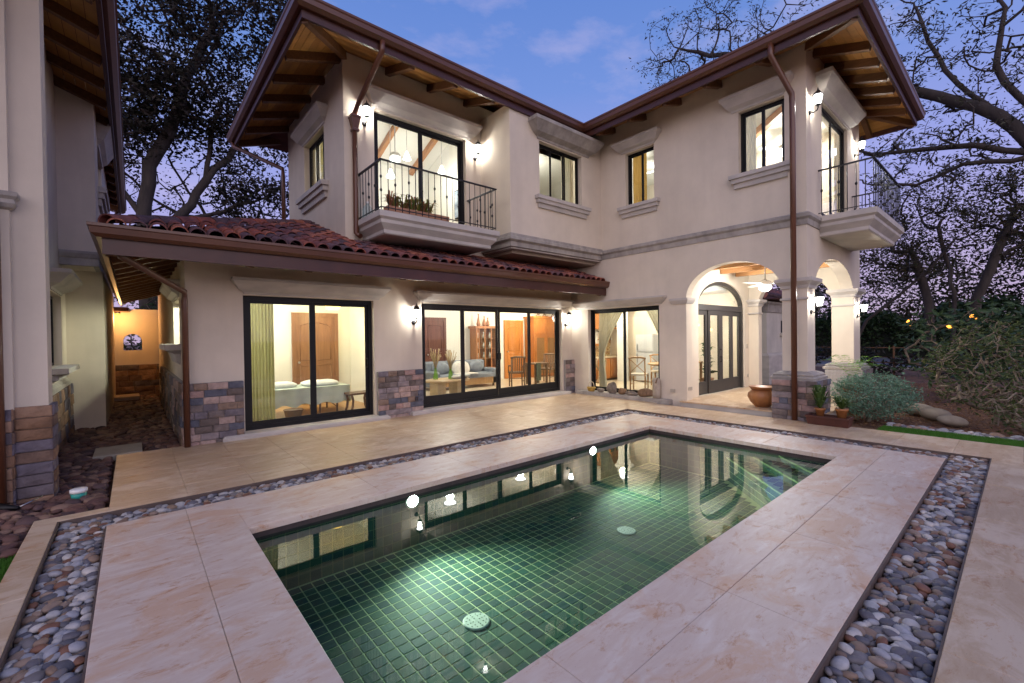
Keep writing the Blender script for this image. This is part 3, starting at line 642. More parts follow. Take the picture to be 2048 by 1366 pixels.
# ---------------------------------------------------------------- balconies
def balcony(a0, a1, y0, y1, z, seed):
    prof = [(-.16, z-.38), (-.14, z-.36), (-.14, z-.30), (-.05, z-.20), (-.05, z-.14), (-.0, z-.10), (-.0, z), (-.02, z+.002)]
    b = MB().rings([[(a0-o, y1, zz), (a0-o, y0-o, zz), (a1+o, y0-o, zz), (a1+o, y1, zz)] for o, zz in prof]).build('balcony', TRIM, villa)
    x0, x1, yf = a0+.06, a1-.06, y0+.06
    MB().beam((x0, y1, z+.90), (x0, yf-.02, z+.90), .045, .022).build('handrail', IRON, b); MB().beam((x0-.02, yf, z+.90), (x1+.02, yf, z+.90), .045, .022).build('handrail', IRON, b); MB().beam((x1, y1, z+.90), (x1, yf-.02, z+.90), .045, .022).build('handrail', IRON, b)
    for p, q_ in (((x0, y1, z+.07), (x0, yf, z+.07)), ((x0, yf, z+.07), (x1, yf, z+.07)), ((x1, y1, z+.07), (x1, yf, z+.07))): MB().beam(p, q_, .02, .014).build('bottom_rail', IRON, b)
    def bar(nm, knot):
        m = MB().tube([(0,0,.03), (0,0,.89)], .0075, 6)
        if knot:
            for h in knot: m.lathe((0,0,h), [(.008, -.035), (.02, -.012), (.022, 0), (.02, .012), (.008, .035)], 8)
        o = m.build(nm, IRON); me = o.data; bpy.data.objects.remove(o); return me
    bars = [bar('baluster', None), bar('baluster', [.5]), bar('baluster', None), bar('baluster', [.36, .60])]
    pts = [(x0, y) for y in np.arange(yf+.12, y1-.03, .135)] + [(x, yf) for x in np.arange(x0, x1+.01, (x1-x0)/round((x1-x0)/.135))] + [(x1, y) for y in np.arange(yf+.12, y1-.03, .135)]
    for i, (x, y) in enumerate(pts): link('baluster', bars[i % 4], b, Vector((x, y, z))-rv)
    return b
balcony(3.30, 6.00, 7.33, YA, 3.86, 1)['label'] = 'balcony with iron railing over the tiled roof'
balcony(10.15, 12.85, 1.72, YE, 3.86, 2)['label'] = 'balcony with iron railing at the end of the wing'
# wall sockets and switch plates
SOCK = simple('beige_socket', (.45, .40, .33), (.35, .31, .26), 10, .5)
for p in ((9.487, 5.33, .30), ): MB().cbox(p, (.03, .11, .075)).build('socket_plate', SOCK, villa)
for p in ((9.60, 5.0-.012, .36), (9.70, 5.0-.012, .36)): MB().cbox(p, (.07, .02, .075)).build('socket_plate', SOCK, villa)
MB().cbox((13.1, 5.09, 1.25), (.08, .02, .12)).build('socket_plate', SOCK, villa); MB().cbox((13.12, 5.09, .42), (.07, .02, .075)).build('socket_plate', SOCK, villa)

for dx in (-.022, .022): MB().cbox((4.48+dx, YA-.118, .33), (.026, .03, .075)).build('socket_plate', DARK, villa)
# ------------------------------------------------------------------ ground, pool, paving, pebbles
PX0, PX1, PY0, PY1 = .72, 6.87, 1.58, 4.31          # pool
CX0, CX1, CY0, CY1 = -.20, 7.74, .65, 5.22          # coping outer edge
GX0, GX1, GY0, GY1 = -.54, 8.14, .27, 5.65          # pebble channel outer edge
def sheet_with_hole(o, h, z):
    (x0, x1, y0, y1), (a, b, c, d) = o, h; mb = MB()
    X = [x0, a, b, x1]; Y = [y0, c, d, y1]
    for i in range(3):
        for j in range(3):
            if i == 1 and j == 1: continue
            mb.add([(X[i], Y[j], z), (X[i+1], Y[j], z), (X[i+1], Y[j+1], z), (X[i], Y[j+1], z)], [(0,1,2,3)])
    return mb
structure('ground', sheet_with_hole((-400, 400, -400, 400), (PX0-.3, PX1+.3, PY0-.3, PY1+.3), -.14), SOIL)
def slabs(parent, x0, x1, y0, y1, z0, z1, xs, ys, gap=.0025, mat_=None):
    X = [x0]+[x for x in xs if x0+.05 < x < x1-.05]+[x1]; Y = [y0]+[y for y in ys if y0+.05 < y < y1-.05]+[y1]
    for i in range(len(X)-1):
        for j in range(len(Y)-1):
            dz = rnd.uniform(-.0012, .0012)
            MB().bbox(X[i]+(gap/2 if i else 0), X[i+1]-(gap/2 if i < len(X)-2 else 0), Y[j]+(gap/2 if j else 0), Y[j+1]-(gap/2 if j < len(Y)-2 else 0), z0, z1+dz, .003).build('paving_slab', mat_, parent)
# coping round the pool
cop = MB()
for a, b, c, d in ((CX0+.01, CX1-.01, PY1+.01, CY1-.01), (CX0+.01, CX1-.01, CY0+.01, PY0-.01), (CX0+.01, PX0-.01, PY0-.01, PY1+.01), (PX1+.01, CX1-.01, PY0-.01, PY1+.01)): cop.box(a, b, c, d, -.13, -.03)
cop = structure('pool_coping', cop, DARK)
XS = [CX0+1.22*k for k in range(1, 8)]
slabs(cop, PX0, CX1, PY1, CY1, -.056, 0, [PX0+1.23*k for k in range(1, 6)], [], mat_=TRAV)
slabs(cop, PX1+.0, CX1, PY0, PY1, -.056, 0, [], [2.5, 3.4], mat_=TRAV)
slabs(cop, PX0, CX1, CY0, PY0, -.056, 0, [1.55+1.22*k for k in range(6)], [1.21], mat_=TRAV)
slabs(cop, CX0, PX0, CY0, CY1, -.056, 0, [.355], [3.27, 1.9, 4.67], mat_=TRAV)
# terrace: travertine slabs in courses
terr = MB(); terr.box(CX0-.0+.01, 9.47, GY1+.012, 8.30, -.13, -.03); terr.box(GX1+.012, 9.15, -6, GY1+.012, -.13, -.03); terr.box(GX0-.5+.34, CX0, GY1+.012, 5.78, -.13, -.03); terr.box(2.0, GX1, -6, GY0-.012, -.13, -.03); terr.box(-.69, GX0-.012, -6, 5.64, -.13, -.03)
terr = structure('terrace', terr, DARK)
slabs(terr, CX0, 9.46, GY1, 8.38, -.05, 0, [CX0+.61*k for k in range(1, 16)], [GY1+.46*k for k in range(1, 6)], .002, TRAVT)
slabs(terr, GX1, 9.20, -1.0, GY1, -.05, 0, [8.66], [-.6+.61*k for k in range(0, 11)], .002, TRAVT)
slabs(terr, .0, GX1, -3.0, GY0, -.05, 0, [.61*k for k in range(1, 14)], [-.34, -.95, -1.56, -2.17], .002, TRAVT)
slabs(terr, -.70, GX0, -1.0, 5.80, -.05, 0, [], [-.4+.9*k for k in range(0, 7)], .002, TRAVT)
slabs(terr, GX0, CX0, GY1, 5.80, -.05, 0, [], [], .002, TRAVT)
MB().box(-.45, .08, 8.42, 9.1, -.08, .01).build('stepping_slab', simple('concrete_slab', (.42, .38, .30), (.34, .30, .24), 6, .8, .2), terr)
# metal edging of the pebble channel
ed = MB()
for a, b, c, d in ((GX0, GX1, GY1-.012, GY1), (GX0, GX1, GY0, GY0+.012), (GX0, GX0+.012, GY0, GY1), (GX1-.012, GX1, GY0, GY1), (CX0, CX1, CY1, CY1+.012), (CX0, CX1, CY0-.012, CY0), (CX0-.012, CX0, CY0, CY1), (CX1, CX1+.012, CY0, CY1)): ed.box(a, b, c, d, -.13, -.004)
ed.build('channel_edging', simple('rusted_steel_edge', (.12, .085, .07), (.08, .055, .045), 9, .7, .2), terr)

# pebbles: shared meshes, the nearest ones singly and the rest as one mass
def pebble_meshes(mat_, n, sub, name='pebble', bumpy=.10):
    out = []
    for k in range(n):
        bm = bmesh.new(); bmesh.ops.create_icosphere(bm, subdivisions=sub, radius=1); r4 = random.Random(k*13+5)
        ax = [Vector((r4.gauss(0, 1), r4.gauss(0, 1), r4.gauss(0, 1))).normalized() for _ in range(4)]; am = [r4.uniform(-bumpy, bumpy) for _ in range(4)]
        for v in bm.verts:
            p = v.co.normalized(); v.co = p*(1+sum(a*(p.dot(x))**3 for a, x in zip(am, ax)))
        me = bpy.data.meshes.new(name); bm.to_mesh(me); bm.free(); me.polygons.foreach_set('use_smooth', [True]*len(me.polygons)); me.materials.append(mat_); out.append(me)
    return out
def arrays(me):
    v = np.empty(len(me.vertices)*3); me.vertices.foreach_get('co', v); f = np.array([p.vertices[:] for p in me.polygons]); return v.reshape(-1, 3), f
def scatter_pebbles(parent, spots, mat_one, mat_mass, n_one, name='pebble', mass='pebbles', view=(0, 0, 1.6)):
    """spots: (x,y,z,length,width,height,rz,tilt)"""
    spots = sorted(spots, key=lambda s: (Vector(s[:3])-Vector(view)).length / s[3])
    def inview(s):
        d = Vector(s[:3])-Vector(view); f = d.dot(fw); return f > .3 and abs(d.dot(rt2)/f) < 1.2 and abs(d.dot(up2)/f) < .82
    ones = [s for s in spots if inview(s)][:n_one]; ids = {id(s) for s in ones}; rest = [s for s in spots if id(s) not in ids]
    rl = root_loc(parent) if parent else Vector((0, 0, 0)); ms = pebble_meshes(mat_one, 8, 3)
    for i, s in enumerate(ones): link(name, ms[i % 8], parent, Vector(s[:3])-rl, (s[7], s[7]*.6, s[6]), (s[3]/2, s[4]/2, s[5]/2))
    if rest:
        base = [arrays(m) for m in pebble_meshes(mat_mass, 6, 2)]; V = []; F = []; nv = 0
        for i, s in enumerate(rest):
            v, f = base[i % 6]; w = v*np.array([s[3]/2, s[4]/2, s[5]/2])
            R = np.array(Matrix.Rotation(s[6], 3, 'Z') @ Matrix.Rotation(s[7], 3, 'X')); w = w @ R.T + np.array(s[:3]); V.append(w); F.append(f+nv); nv += len(v)
        o = np_mesh(mass, np.concatenate(V), np.concatenate(F), mat_mass, parent, True); o['kind'] = 'stuff'
def fill_rect(x0, x1, y0, y1, size, z, layers=2, seed=1, flat=.55, dens=1.0, jz=.012):
    r5 = random.Random(seed); out = []
    for L in range(layers):
        st = size*.66/dens
        nx = max(1, int((x1-x0)/st)); ny = max(1, int((y1-y0)/st))
        for i in range(nx):
            for j in range(ny):
                l = size*r5.choice((.7, .85, 1, 1, 1.15, 1.35)); w = l*r5.uniform(.6, .85); h = l*r5.uniform(.42, flat)
                x = x0+(i+.5+r5.uniform(-.42, .42))*(x1-x0)/nx; y = y0+(j+.5+r5.uniform(-.42, .42))*(y1-y0)/ny
                x = min(max(x, x0+w*.45), x1-w*.45); y = min(max(y, y0+w*.45), y1-w*.45)
                out.append((x, y, z+L*size*.28+r5.uniform(-jz, jz), l, w, h, r5.uniform(0, math.pi), r5.uniform(-.4, .4)))
    return out
bed = MB()
for a, b, c, d in ((GX0, GX1, CY1, GY1), (GX0, GX1, GY0, CY0), (GX0, CX0, CY0, CY1), (CX1, GX1, CY0, CY1)): bed.box(a, b, c, d, -.135, -.085)
bed = structure('pebble_channel', bed, DARK, 'grey and brown river pebble channel framing the pool coping')
sp = fill_rect(GX0+.012, GX1-.012, CY1+.012, GY1-.012, .078, -.072, seed=2) + fill_rect(1.2, GX1-.012, GY0+.012, CY0-.012, .078, -.072, seed=3) + fill_rect(GX0+.012, CX0-.012, 2.3, CY1, .078, -.072, seed=4) + fill_rect(CX1+.012, GX1-.012, CY0, CY1, .078, -.072, seed=5)
scatter_pebbles(bed, sp, PEB, PEBM, 300)
# brown cobbles in the side passage
dbed = MB().box(-.95, .60, 8.30, 17.8, -.135, -.09); dbed.box(-3.0, -.2, 5.8, 8.30, -.135, -.092); dbed.box(-3, -.7, 5.0, 5.8, -.135, -.093)
dbed = structure('cobble_bed', dbed, SOIL, 'brown cobble bed filling the side passage')
sp = fill_rect(-2.2, -.24, 5.82, 8.4, .135, -.07, 2, 8, .5) + fill_rect(-.95, .54, 8.4, 12.0, .15, -.07, 2, 9, .5) + fill_rect(-.6, .58, 12.0, 17.6, .17, -.06, 1, 10, .5) + fill_rect(-2.2, -.72, 5.12, 5.82, .135, -.07, 2, 12, .5)
sp = [s for s in sp if not (-.5 < s[0] < .12 and 8.38 < s[1] < 9.14)]
scatter_pebbles(dbed, sp, DPEB, DPEBM, 260, 'cobble', 'cobbles')

# ---------------------------------------------------------------- pool basin, tile by tile
FZ, WZ = -.66, -.105
PX0 -= .035; PX1 += .035; PY0 -= .035; PY1 += .035          # the basin walls stand back under the coping
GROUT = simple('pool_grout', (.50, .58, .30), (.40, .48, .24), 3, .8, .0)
basin = MB()
basin.add([(PX0, PY0, FZ), (PX1, PY0, FZ), (PX1, PY1, FZ), (PX0, PY1, FZ)], [(0,1,2,3)])
wallm = MB()
for (a, b), (c, d) in (((PX0, PY0), (PX1, PY0)), ((PX1, PY0), (PX1, PY1)), ((PX1, PY1), (PX0, PY1)), ((PX0, PY1), (PX0, PY0))):
    wallm.add([(a, b, FZ), (c, d, FZ), (c, d, -.058), (a, b, -.058)], [(0,1,2,3)])
STEPS = ((3.94, -.30), (4.32, -.21), (4.66, -.13))
for k, z in STEPS:
    basin.prism([(PX1-.001, PX1-k, FZ+.001), (PX1-.001, PY0+.001, FZ+.001), (PY0+k, PY0+.001, FZ+.001)], (0, 0, z-FZ))
SHADEGROUT = simple('pool_grout_shaded', (.15, .20, .11), (.11, .15, .08), 3, .8, .0)  # pool grout repeated darker: shade on the basin walls put into the colour
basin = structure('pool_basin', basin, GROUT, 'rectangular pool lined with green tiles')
wallm.build('wall_lining', SHADEGROUT, basin)
PT = [(.046, .105, .078), (.052, .120, .090), (.038, .086, .070), (.060, .125, .082), (.042, .094, .086), (.050, .108, .070), (.034, .078, .070)]
def tile_mat(name, isl):
    m, nt, p = base_mat(name); p.inputs['Roughness'].default_value = .7; p.inputs['Specular IOR Level'].default_value = .15
    g = nt.nodes.new('ShaderNodeNewGeometry' if isl else 'ShaderNodeObjectInfo'); src = g.outputs['Random Per Island' if isl else 'Random']
    c = ramp(nt, src, [(i/len(PT), k) for i, k in enumerate(PT)], True)
    n = noise(nt, 16, 7, .7, (1, 1, 1), 1.8); c = mixc(nt, ramp(nt, n, [(.56, (0, 0, 0)), (.74, (.6, .6, .6))]), c, (.13, .27, .15))
    nt.links.new(c, p.inputs['Base Color']); return m
PTM, PTI = tile_mat('green_pool_tile', False), tile_mat('green_pool_tile_mass', True)
S = .1025; nx = int((PX1-PX0)/S); ny = int((PY1-PY0)/S); g = .0055
o = MB().bbox(-S/2+g, S/2-g, -S/2+g, S/2-g, 0, .0018, .001).build('pool_tile', PTM); TMESH = o.data; bpy.data.objects.remove(o)
cells = []
for i in range(nx):
    for j in range(ny):
        x, y = PX0+.02+(i+.5)*S, PY0+.01+(j+.5)*S
        if x-y > 3.86: continue
        cells.append((x, y))
cells.sort(key=lambda c: c[0]**2+c[1]**2 if (c[1] < PY1-.1) else 99)
vis = [c for c in cells if (c[0]-c[1]*.9 < 2.2)]
ones = vis[40:340]; os_ = set(ones)
for x, y in ones: link('pool_tile', TMESH, basin, (x, y, FZ+.0005+rnd.uniform(0, .001)))
mb = MB()
for x, y in cells:
    if (x, y) not in os_: mb.bbox(x-S/2+g, x+S/2-g, y-S/2+g, y+S/2-g, FZ, FZ+.0022, .001)
nz_ = int((-.06-FZ)/S)
for j in range(nz_+1):
    z0 = FZ+.004+j*S; z1 = min(z0+S-2*g, -.065)
    if z1-z0 < .02: continue
    for i in range(nx):
        x = PX0+.02+i*S; mb.box(x+g, x+S-g, PY1-.004, PY1, z0, z1); mb.box(x+g, x+S-g, PY0, PY0+.004, z0, z1)
    for i in range(ny):
        y = PY0+.01+i*S; mb.box(PX1-.004, PX1, y+g, y+S-g, z0, z1); mb.box(PX0, PX0+.004, y+g, y+S-g, z0, z1)
dg = Vector((-1, -1, 0)).normalized(); nrm = Vector((-1, 1, 0)).normalized(); prev = FZ
def slanted(k, z0, z1, t0, t1):     # riser tile on a diagonal step
    p0 = Vector((PX1, PX1-k, 0))+dg*t0; p1 = Vector((PX1, PX1-k, 0))+dg*t1; e = nrm*.004
    mb.add([(p0.x, p0.y, z0), (p1.x, p1.y, z0), (p1.x, p1.y, z1), (p0.x, p0.y, z1)] + [(p0.x+e.x, p0.y+e.y, z0), (p1.x+e.x, p1.y+e.y, z0), (p1.x+e.x, p1.y+e.y, z1), (p0.x+e.x, p0.y+e.y, z1)], [(0,1,2,3),(7,6,5,4),(0,4,5,1),(1,5,6,2),(2,6,7,3),(3,7,4,0)])
for (k, z), zb in zip(STEPS, (FZ, -.30, -.21)):
    Ld = (PX1-k-PY0)*math.sqrt(2); n = int(Ld/.09)
    for i in range(n):
        zt = z-.022
        while zt-zb > .02: slanted(k, max(zb+.002, zt-.082), zt, i*.09+.004, i*.09+.086); zt -= .09
treads = [(3.94, 4.32, -.30), (4.32, 4.66, -.21), (4.66, 5.29, -.13)]
for k0, k1, z in treads:
    for i in range(nx):
        for j in range(ny):
            x, y = PX0+.02+(i+.5)*S, PY0+.01+(j+.5)*S
            if x < PX1-.05 and k0+.10 < x-y < k1-.06: mb.bbox(x-S/2+g, x+S/2-g, y-S/2+g, y+S/2-g, z, z+.004, .002)
pt = mb.build('pool_tiles', PTI, basin, fix=False); pt['kind'] = 'stuff'
NOS = simple('pale_green_nosing', (.24, .34, .15), (.20, .28, .12), 8, .5)
for k, z in STEPS:
    a = Vector((PX1, PX1-k, z)); b = Vector((PY0+k, PY0, z)); MB().beam(a+nrm*.006+Vector((0,0,-.004)), b+nrm*.006+Vector((0,0,-.004)), .05, .02).build('step_nosing', NOS, basin)
DRAIN = simple('white_drain_plastic', (.62, .68, .55), (.50, .56, .45), 20, .5)
for x, y, lab in ((4.28, 3.00, 'far'), (2.03, 2.84, 'near')):
    d = thing('pool_drain', 'white round drain cover on the pool floor, %s' % ('nearest the camera' if lab == 'near' else 'toward the corner steps'), 'drain', (x, y, FZ), 0, 'drain covers on the pool floor')
    MB().lathe((x, y, FZ), [(.108, 0), (.108, .008), (.10, .014), (.0, .014)], 28, False).build('rim', DRAIN, d)
    for rr in (.03, .055, .08):
        n = int(rr*150); m2 = MB()
        for q_ in range(n):
            t = 2*math.pi*q_/n; m2.cbox((x+rr*math.cos(t), y+rr*math.sin(t), FZ+.0145), (.008, .008, .003))
        m2.build('slot_ring', simple('drain_slots', (.10, .14, .10), (.08, .11, .08), 5, .6), d)
WATER = glass_mat('pool_water', (.44, .62, .585), 1.333, 1.25, 0.0, (.012, 1.6))
w_ = MB().add([(PX0, PY0, WZ), (PX1, PY0, WZ), (PX1, PY1, WZ), (PX0, PY1, WZ)], [(0,1,2,3)]); wo_ = tag(w_.build('water', WATER, fix=False), 'still green pool water', None, None, 'structure')
LENS = emit('pool_light_lens', (1, .97, .88), 45)
for x, lab in ((2.27, 'nearer the bedroom door'), (5.33, 'nearer the kitchen window')):
    pl = thing('pool_light', 'glowing round underwater light on the house side of the pool, %s' % lab, 'pool light', (x, PY1, -.17), 0, 'pool lights')
    cyl = lambda r0, y0, y1, m, nm: MB().tube([(x, y0, -.165), (x, y1, -.165)], r0, 20, False).build(nm, m, pl)
    cyl(.085, PY1-.006, PY1-.02, METAL, 'ring'); cyl(.062, PY1-.02, PY1-.026, LENS, 'lens')
    sd = bpy.data.lights.new('pool_bulb', 'SPOT'); sd.energy = 270; sd.spot_size = math.radians(135); sd.spot_blend = 1.0; sd.color = (1, .97, .86); sd.shadow_soft_size = .05
    so = link('pool_bulb', sd, pl, (0, -.04, -.01), (math.radians(97), 0, math.pi))
sk_ = thing('skimmer_grate', 'small square grate at the waterline in the pool corner', 'grate', (.86, PY1, -.08))
MB().cbox((.86, PY1-.006, -.075), (.055, .012, .055)).build('plate', WHITEP, sk_)
for a in (-.012, .012):
    for b in (-.012, .012): MB().cbox((.86+a, PY1-.014, -.075+b), (.016, .006, .016)).build('slot', DARK, sk_)
# ------------------------------------------------------------------ lamps
LGLASS = lampglass('lantern_glass', (1, .98, .94), 9, .45)
BULB = emit('bulb', (1, .97, .92), 60)
def wall_lamp(x, y, z, label, energy=14, group='lantern wall lamps'):
    """iron lantern on a wall facing -Y; (x,y,z) is the lantern centre, wall at y+.14"""
    t = thing('wall_lamp', label, 'lamp', (x, y+.14, z-.2), 0, group); y0 = y+.14
    MB().lathe((0, 0, 0), [(.045, 0), (.05, .008), (.035, .02), (.0, .024)], 14).build('backplate', IRON, t, True)
    t.children[0].rotation_euler = (math.pi/2, 0, 0); t.children[0].location = (0, 0, 0)
    MB().tube([(x, y0-.02, z-.2), (x, y0-.07, z-.225), (x, y0-.125, z-.205), (x, y0-.14, z-.165), (x, y0-.14, z-.12)], .011, 6).build('arm', IRON, t)
    MB().lathe((x, y, z), [(.03, -.125), (.05, -.115), (.045, -.10)], 6, False).build('lantern_base', IRON, t)
    MB().lathe((x, y, z), [(.042, -.10), (.075, .06)], 6, False).build('lantern_glass', LGLASS, t)
    fr_ = MB()
    for k in range(6):
        a = math.pi/3*k; fr_.tube([(x+.043*math.cos(a), y+.043*math.sin(a), z-.105), (x+.077*math.cos(a), y+.077*math.sin(a), z+.062)], .0045, 4)
    fr_.build('lantern_frame', IRON, t)
    MB().lathe((x, y, z), [(.09, .06), (.088, .07), (.06, .11), (.03, .145), (.012, .155), (.014, .17), (.006, .20), (.0, .215)], 6, False).build('lantern_cap', IRON, t)
    MB().lathe((x, y, z), [(.012, -.08), (.022, -.04), (.022, .0), (.008, .03)], 8).build('bulb', BULB, t)
    light_pt('bulb_light', (x, y, z-.01), energy, (1, .96, .90), .03, t)
    return t
wall_lamp(4.50, 8.28, 2.13, 'lit lantern wall lamp between the bedroom door and the glazed living doors', 66)
wall_lamp(9.23, 8.28, 2.12, 'lit lantern wall lamp in the inner corner beside the living doors', 66)
wall_lamp(3.50, 8.28, 6.00, 'lit lantern wall lamp beside the rain hopper, near the balcony door', 66)
wall_lamp(6.16, 8.28, 5.99, 'lit lantern wall lamp beside the balcony door, next to the bay', 66)
wall_lamp(9.68, 2.49, 5.93, 'lit lantern wall lamp high on the wing corner by the downpipe', 66)
wall_lamp(13.05, 2.49, 6.0, 'lit lantern wall lamp beyond the balcony door at the wing end', 66)
wall_lamp(9.70, 2.49, 2.20, 'lit lantern wall lamp on the porch column behind the downpipe', 42)
wall_lamp(13.2, 2.49, 2.19, 'lit lantern wall lamp on the outer porch column', 42)
MILK = lampglass('milk_glass', (1, .97, .92), 7, .3)
def pendant(name, x, y, z, top, label, prof, e, c=(1, .95, .87), mat_=None, group=None, n=18):
    t = thing(name, label, 'lamp', (x, y, z), 0, group)
    MB().tube([(x, y, z+prof[-1][1]-.01), (x, y, top)], .008, 6).build('stem', METAL, t); MB().lathe((x, y, z), prof, n).build('lamp_shade', mat_ or MILK, t)
    light_pt('bulb_light', (x, y, z+min(p[1] for p in prof)-.06), e, c, .08, t); return t
BELL = [(.10, -.09), (.085, -.05), (.05, .03), (.03, .08), (.02, .10)]
pendant('pendant_lamp', 5.50, 10.5, 6.35, 7.3, 'bell-shaped glass pendant lamp high above the balcony room', BELL, 13, group='pendants upstairs')
pendant('pendant_lamp', 6.55, 10.5, 6.25, 7.3, 'bell-shaped glass pendant lamp near the television wall upstairs', BELL, 13, group='pendants upstairs')
pendant('pendant_lamp', 4.75, 9.9, 5.55, 7.2, 'bell-shaped glass pendant lamp hanging low behind the balcony railing', BELL, 10, group='pendants upstairs')
def ceiling_fan(x, y, z, top, label, e, blades=4, r=.62, rot=.3, group='ceiling fans'):
    t = thing('ceiling_fan', label, 'fan', (x, y, z), 0, group)
    MB().tube([(x, y, z+.12), (x, y, top)], .014, 8).build('downrod', METAL, t)
    MB().lathe((x, y, z), [(.05, -.02), (.13, .0), (.14, .05), (.10, .10), (.03, .13)], 20).build('motor', WHITEP, t)
    for k in range(blades):
        a = rot+2*math.pi*k/blades; d = Vector((math.cos(a), math.sin(a), 0)); s_ = Vector((-d.y, d.x, 0))
        b0, b1 = Vector((x, y, z+.03))+d*.14, Vector((x, y, z+.03))+d*r
        MB().add([b0-s_*.05, b1-s_*.075, b1+s_*.075, b0+s_*.05] + [v+Vector((0, 0, .012)) for v in (b0-s_*.05, b1-s_*.075, b1+s_*.075, b0+s_*.05)], [(0,1,2,3),(7,6,5,4),(0,4,5,1),(1,5,6,2),(2,6,7,3),(3,7,4,0)]).build('blade', WHITEP, t)
    MB().lathe((x, y, z), [(.0, -.15), (.06, -.14), (.12, -.09), (.135, -.04), (.12, -.02)], 20).build('lamp_shade', MILK, t)
    light_pt('bulb_light', (x, y, z-.24), e, (1, .97, .93), .10, t); return t
ceiling_fan(11.15, 3.93, 2.72, 3.36, 'white ceiling fan with lamp under the porch beams', 85, 3, .7, 2.9)
ceiling_fan(5.02, 10.2, 6.10, 7.35, 'ceiling fan with round white lamp in the balcony room', 34, 4, .14, .2)
ceiling_fan(12.3, 3.9, 6.15, 6.62, 'ceiling fan with brown blades in the room above the porch', 80, 4, .6, .9)
ceiling_fan(11.3, 6.7, 6.2, 6.62, 'ceiling fan in the room behind the narrow wing window', 45, 4, .5, .2)
def dome(x, y, z, label, e, c=(1, .95, .86)):
    t = thing('ceiling_lamp', label, 'lamp', (x, y, z), 0, 'round ceiling lamps')
    MB().lathe((x, y, z), [(.0, -.10), (.09, -.085), (.15, -.04), (.17, -.01)], 20).build('lamp_shade', MILK, t); MB().lathe((x, y, z), [(.18, -.012), (.18, 0.0)], 20).build('ceiling_rose', METAL, t)
    light_pt('bulb_light', (x, y, z-.2), e, c, .1, t)
dome(8.4, 9.6, 6.61, 'round ceiling lamp in the bay room upstairs', 75)
dome(1.95, 9.9, 2.79, 'round white ceiling lamp in the bedroom', 22)
fl_ = thing('assumed_floor_lamp', 'assumed tall floor lamp, added by the small side window inside the bedroom', 'lamp', (1.12, 10.25, .06)); MB().lathe((1.12, 10.25, .06), [(.14, 0), (.13, .02), (.015, .03), (.012, 1.95)], 14).build('stand', METAL, fl_); MB().lathe((1.12, 10.25, .06), [(.05, 1.95), (.09, 2.0), (.07, 2.12)], 14).build('lamp_shade', MILK, fl_); light_pt('bulb_light', (1.12, 10.25, 2.28), 62, (.98, 1, .80), .06, fl_)  # assumed lamp, unseen: added to light the passage wall through the side window
dome(6.6, 10.4, 2.79, 'round ceiling lamp over the sofa', 62)
dome(9.4, 10.6, 2.79, 'round ceiling lamp near the tall cabinets', 55, (1, .86, .66))
dome(11.2, 11.4, 2.79, 'round ceiling lamp before the brown wardrobe', 50, (1, .80, .56))
dome(12.0, 8.5, 2.79, 'round ceiling lamp over the kitchen counter', 60, (1, .86, .64))
dome(10.9, 6.4, 2.79, 'round ceiling lamp over the dining table', 45)
dome(11.7, 6.0, 2.795, 'round ceiling lamp inside the entrance', 30)
YSH = lampglass('amber_shade', (1, .62, .12), 4.0, .35)
pendant('pendant_lamp', 3.45, 10.25, 2.36, 2.8, 'amber drum pendant lamp over the massage bed', [(.11, -.10), (.16, -.06), (.17, .02), (.14, .10)], 16, (1, .75, .35), YSH)

# ------------------------------------------------------------------ textiles and furniture
def cloth(name, c1, c2, stripes=None):
    m, nt, p = base_mat(name); p.inputs['Roughness'].default_value = .9; p.inputs['Specular IOR Level'].default_value = .1
    nt.links.new(ramp(nt, noise(nt, stripes or 4, 3, stretch=(1, 1, .05) if stripes else (1, 1, 1)), [(.35, c1), (.65, c2)]), p.inputs['Base Color'])
    tl = nt.nodes.new('ShaderNodeBsdfTranslucent'); tl.inputs[0].default_value = rgba(c1); ms = nt.nodes.new('ShaderNodeMixShader'); ms.inputs[0].default_value = .3
    out = [k for k in nt.nodes if k.type == 'OUTPUT_MATERIAL'][0]; nt.links.new(p.outputs[0], ms.inputs[1]); nt.links.new(tl.outputs[0], ms.inputs[2]); nt.links.new(ms.outputs[0], out.inputs[0]); return m
SHEER = cloth('olive_striped_sheer', (.46, .44, .22), (.30, .30, .12), 26)
CREAMC = cloth('cream_curtain', (.62, .58, .44), (.48, .44, .32), 20)
WHITEC = cloth('white_curtain', (.72, .69, .62), (.62, .58, .5), 14)
GOLDC = cloth('gold_curtain', (.62, .40, .12), (.50, .30, .08), 16)
def curtain(label, axis, plane, a0, a1, z0, z1, mat_, waves=9, amp=.03, tie=None, group=None, nz=14, na=70):
    """hanging pleated cloth; tie=(z, side) gathers it toward side (0 = a0, 1 = a1)"""
    P = apt(axis, plane); vs = []; fs = []
    for j in range(nz+1):
        z = z0+(z1-z0)*j/nz
        l, r = a0, a1
        if tie:
            tz, sd = tie; u = abs(z-tz)/((z1-tz) if z > tz else max(.01, tz-z0)); g = .16+.84*min(1, u)**1.5 if z > tz else .16+.10*min(1, u)
            if sd == 0: r = a0+(a1-a0)*g
            else: l = a1-(a1-a0)*g
        for i in range(na+1):
            u = i/na; a = l+(r-l)*u; vs.append(P(a, amp*math.sin(u*waves*2*math.pi)*(.8+.2*math.sin(7*u+z)) , z))
    for j in range(nz):
        for i in range(na): k = j*(na+1)+i; fs.append((k, k+1, k+na+2, k+na+1))
    o = MB().add(vs, fs, True).build('curtain', mat_, fix=False)
    return tag(o, label, 'curtain', group)
curtain('olive striped sheer curtain inside the bedroom door', 'x', 8.78, 1.46, 1.92, .10, 2.45, SHEER, 9, .03)
